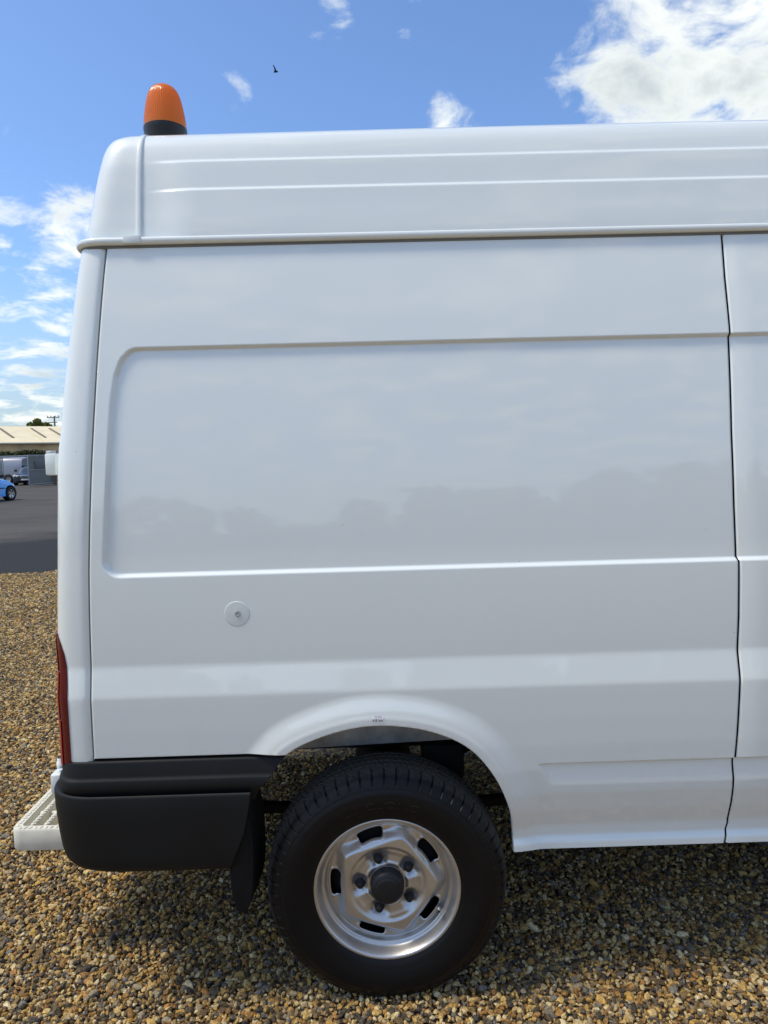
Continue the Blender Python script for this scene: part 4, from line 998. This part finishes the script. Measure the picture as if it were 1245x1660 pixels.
BLUE = mat('bright_blue_paint', (.03, .34, .88), rough=.3, coat=.8); BLACKP = mat('black_car_paint', (.008, .009, .014), rough=.3, coat=.35, spec=.3); SILV = mat('silver_van_paint', (.33, .34, .37), rough=.35, metal=.3, coat=.6)
LAMP = mat('headlamp_glass', (.65, .66, .62), rough=.12, coat=.6); CHR = mat('chrome_trim', (.7, .7, .7), rough=.2, metal=1.0)
fw = on_tarmac(17.0, 811)
hd = math.radians(80); h = np.array([math.cos(hd), math.sin(hd)]); rt_ = np.array([h[1], -h[0]])
wr_b = .305; hwb = .83; nose = np.array(fw[:2]) - rt_*(hwb-.055) + h*.62
def hatch_extras(r, hw):
    for s in (-1, 1):
        box('headlight', (-.06, s*.42, .64), (.12, .26, .14), LAMP, r, bevel=.04, local=True); box('tail_lamp', (-3.72, s*.66, .85), (.08, .16, .34), REDL, r, bevel=.03, local=True)
    box('number_plate', (-3.80, 0, .62), (.02, .52, .11), mat('yellow_plate', (.65, .5, .05), rough=.5), r, bevel=.003, local=True)
vehicle('hatchback_car', 'bright blue hatchback with black side moulding parked on the tarmac', 'car', nose, hd, 3.75, hwb*2, BLUE,
        [(0.0, .30, .55, .70), (.12, .22, .72, .86), (.35, .20, .84, .95), (.75, .20, .95, .99), (1.15, .20, 1.0, 1), (1.9, .20, 1.01, 1), (2.9, .20, 1.03, 1), (3.45, .22, 1.02, .97), (3.7, .25, .95, .88), (3.78, .35, .75, .80)],
        [(1.0, .9, .98, .9), (1.35, .9, 1.18, .98), (1.75, .9, 1.40, 1), (2.2, .9, 1.46, 1), (3.0, .9, 1.44, 1), (3.4, .9, 1.33, .98), (3.68, .9, 1.02, .92)], (.62, 3.05), wr_b, 1.25, extras=hatch_extras)
bc = on_tarmac(41.5, 786.9)
def saloon_extras(r, hw):
    for s in (-1, 1):
        for dy, rr in ((.70, .105), (.50, .08)):
            V = lathe_np([(0, .03), (rr*.7, .022), (rr, .0), (rr*1.12, -.02), (rr*1.12, -.1)], 24); o = grid('headlight', V, LAMP, r, wrap=True, local=True); o.location = (-.04 - (.06 if dy > .6 else 0), s*dy, .66); o.rotation_euler = (0, 0, math.pi/2)
    g = box('grille', (-.0, 0, .64), (.05, .62, .22), CHR, r, bevel=.02, local=True)
    box('grille_insert', (.026, 0, .63), (.012, .56, .16), mat('grille_dark', (.03, .03, .035), rough=.4), g, bevel=.004, local=True)
    for k in range(3): box('grille_bar', (.034, 0, .59+.045*k), (.008, .56, .010), CHR, g, bevel=.002, local=True)
    box('number_plate', (.05, 0, .42), (.02, .52, .11), mat('white_plate', (.75, .75, .73), rough=.5), r, bevel=.003, local=True)
    box('lower_grille', (.01, 0, .27), (.05, 1.1, .10), GAPM, r, bevel=.01, local=True)
vehicle('saloon_car', 'black saloon car with chrome grille and round headlights facing the yard', 'car', bc, math.radians(-76), 4.8, 1.80, BLACKP,
        [(0.0, .20, .62, .80), (.10, .18, .76, .93), (.5, .18, .86, .98), (1.4, .18, .95, 1), (2.4, .18, .97, 1), (3.6, .18, .98, 1), (4.5, .2, .97, .95), (4.75, .25, .85, .88), (4.82, .35, .7, .8)],
        [(1.35, .85, .94, .9), (1.75, .85, 1.2, .98), (2.15, .85, 1.40, 1), (2.6, .85, 1.44, 1), (3.3, .85, 1.41, 1), (3.75, .85, 1.22, .98), (4.15, .85, .98, .9)], (.85, 3.7), .315, 1.75, extras=saloon_extras)
vc = on_tarmac(4, 786.0)
vl = np.array([at_y(46, 780, 55.6)[0], 55.6])
vehicle('delivery_van', 'silver panel van parked behind the black saloon car', 'van', (vl[0]-5.2, vl[1]), math.pi, 5.2, 1.95, SILV,
        [(0.0, .3, .80, .84), (.15, .25, .98, .93), (.6, .25, 1.15, .97), (1.0, .25, 1.3, .98), (1.5, .25, 1.75, .98), (1.9, .25, 2.0, .985), (2.4, .25, 2.06, 1), (5.0, .25, 2.06, 1), (5.2, .3, 1.98, .98)],
        [(1.0, 1.0, 1.34, .9), (1.5, 1.0, 1.76, .9), (1.9, 1.0, 1.9, .9), (2.2, 1.0, 1.9, .9)], (.9, 4.1), .33, 1.4, trim=False)

# tree and pole behind the shed
def tree(loc, H, blobs, label, seed):
    r = empty('tree', loc); tag(r, label, 'tree')
    x, y, z = loc
    tube('trunk', [(x, y, z), (x+.1, y, z+H*.25), (x-.1, y+.1, z+H*.5), (x, y, z+H*.8)], [.28, .22, .16, .05], BARK, r, 10)
    for k, b in enumerate(blobs[:5]): tube('limb', [(x, y, z+H*.4), ((x+b[0])/2, (y+b[1])/2, (z+H*.45+b[2])/2), b[:3]], [.10, .07, .03], BARK, r, 7)
    foliage('crown', LEAF, r, blobs, 5200, .17, seed=seed)
Yt = 92
def tb(px, py, rpx): p = at_y(px, py, Yt+random.uniform(-.6, .6)); return (p[0], p[1], p[2], rpx/F*Yt)
tp = at_y(61, 700, Yt)
tree((tp[0], tp[1], ZT), 6.8, [tb(60, 683, 5.5), tb(49, 688, 4.2), tb(54, 690, 5), tb(68, 689, 5), tb(76, 688, 4), tb(63, 692, 7), tb(81, 691, 3.5), tb(46, 690, 2.5), tb(72, 694, 6)], 'light green tree rising behind the cream shed roof', 3)
def pole():
    b = at_y(89.5, 700, 84); zt = float(at_y(89.5, 674.5, 84)[2])
    r = empty('utility_pole', (b[0], b[1], ZT)); tag(r, 'thin utility pole with cross arms beyond the shed roof', 'pole')
    PM = mat('pole_timber', (.22, .20, .18), rough=.8); tube('mast', [(b[0], b[1], ZT), (b[0], b[1], zt)], [.13, .09], PM, r, 10)
    for z, w in ((zt-.15, 1.5), (zt-.75, .9)): box('cross_arm', (b[0]-.1, b[1]-.1, z), (w, .10, .10), PM, r, bevel=.01)
    for dx in (-.75, -.35, .15, .55): tube('insulator', [(b[0]+dx, b[1]-.1, zt-.10), (b[0]+dx, b[1]-.1, zt+.06)], .045, PM, r, 8)
pole()

# bird in the sky
def bird():
    c = at_dist(446.5, 114.5, 62); R_ = RM.to_4x4(); s = 62/F
    r = empty('bird', c); tag(r, 'small dark bird flying high in the blue sky', 'bird'); m = mat('dark_feathers', (.012, .012, .014), rough=.8)
    X, U, Nn = Vector(R3[:, 0]), Vector(R3[:, 1]), Vector(R3[:, 2])
    def p(x, y, d=0): v = Vector(c) + X*(x*s) + U*(y*s) + Nn*(d*s); return v
    tube('body', [p(-2.6, -2.0), p(-1.2, -1.7), p(.6, -1.2), p(2.0, -1.3), p(3.0, -1.4), p(3.6, -1.6)], [.02, .055, .075, .06, .045, .008], m, r, 8)
    for sg in (1, -1):
        bm = bmesh.new()
        pts = [p(1.4, -1.2, sg*.4), p(.6, .8, sg*2.2), p(-1.4, 3.4, sg*5.2), p(-2.6, 4.0, sg*6.0), p(-2.2, 2.8, sg*5.6), p(-1.2, 1.0, sg*3.2), p(-.9, -1.3, sg*.4)]
        f = bm.faces.new([bm.verts.new(q) for q in pts]); e = bmesh.ops.extrude_face_region(bm, geom=[f]); bmesh.ops.translate(bm, vec=(0.012, 0, .02), verts=[g for g in e['geom'] if isinstance(g, bmesh.types.BMVert)])
        link('wing', bm_mesh('wing', bm), m, r, smooth=False)
bird()

# trees behind the photographer, mirrored in the white paint
def tree_belt():
    g = np.random.default_rng(21); bl = []
    for x in np.arange(-46, 48, 2.0):
        top = 4.4 + g.uniform(-.9, 1.1) + 2.6*float(smooth1(x, 0, 14)) + 1.1*math.sin(x*.35) + .8*math.sin(x*.9+2) - 1.0*math.exp(-((x+4)/5)**2)
        for z in np.arange(.8, top-.6, 1.3): bl.append((x+g.uniform(-.9, .9), -41+g.uniform(-1.2, 1.2), z, g.uniform(.8, 1.9)))
    o = foliage('tree_belt', HEDGE, None, bl, 26000, .42, squash=.9, seed=8); tag(o, 'dark belt of trees and hedge behind the gravel yard', 'trees', kind='stuff')
tree_belt()
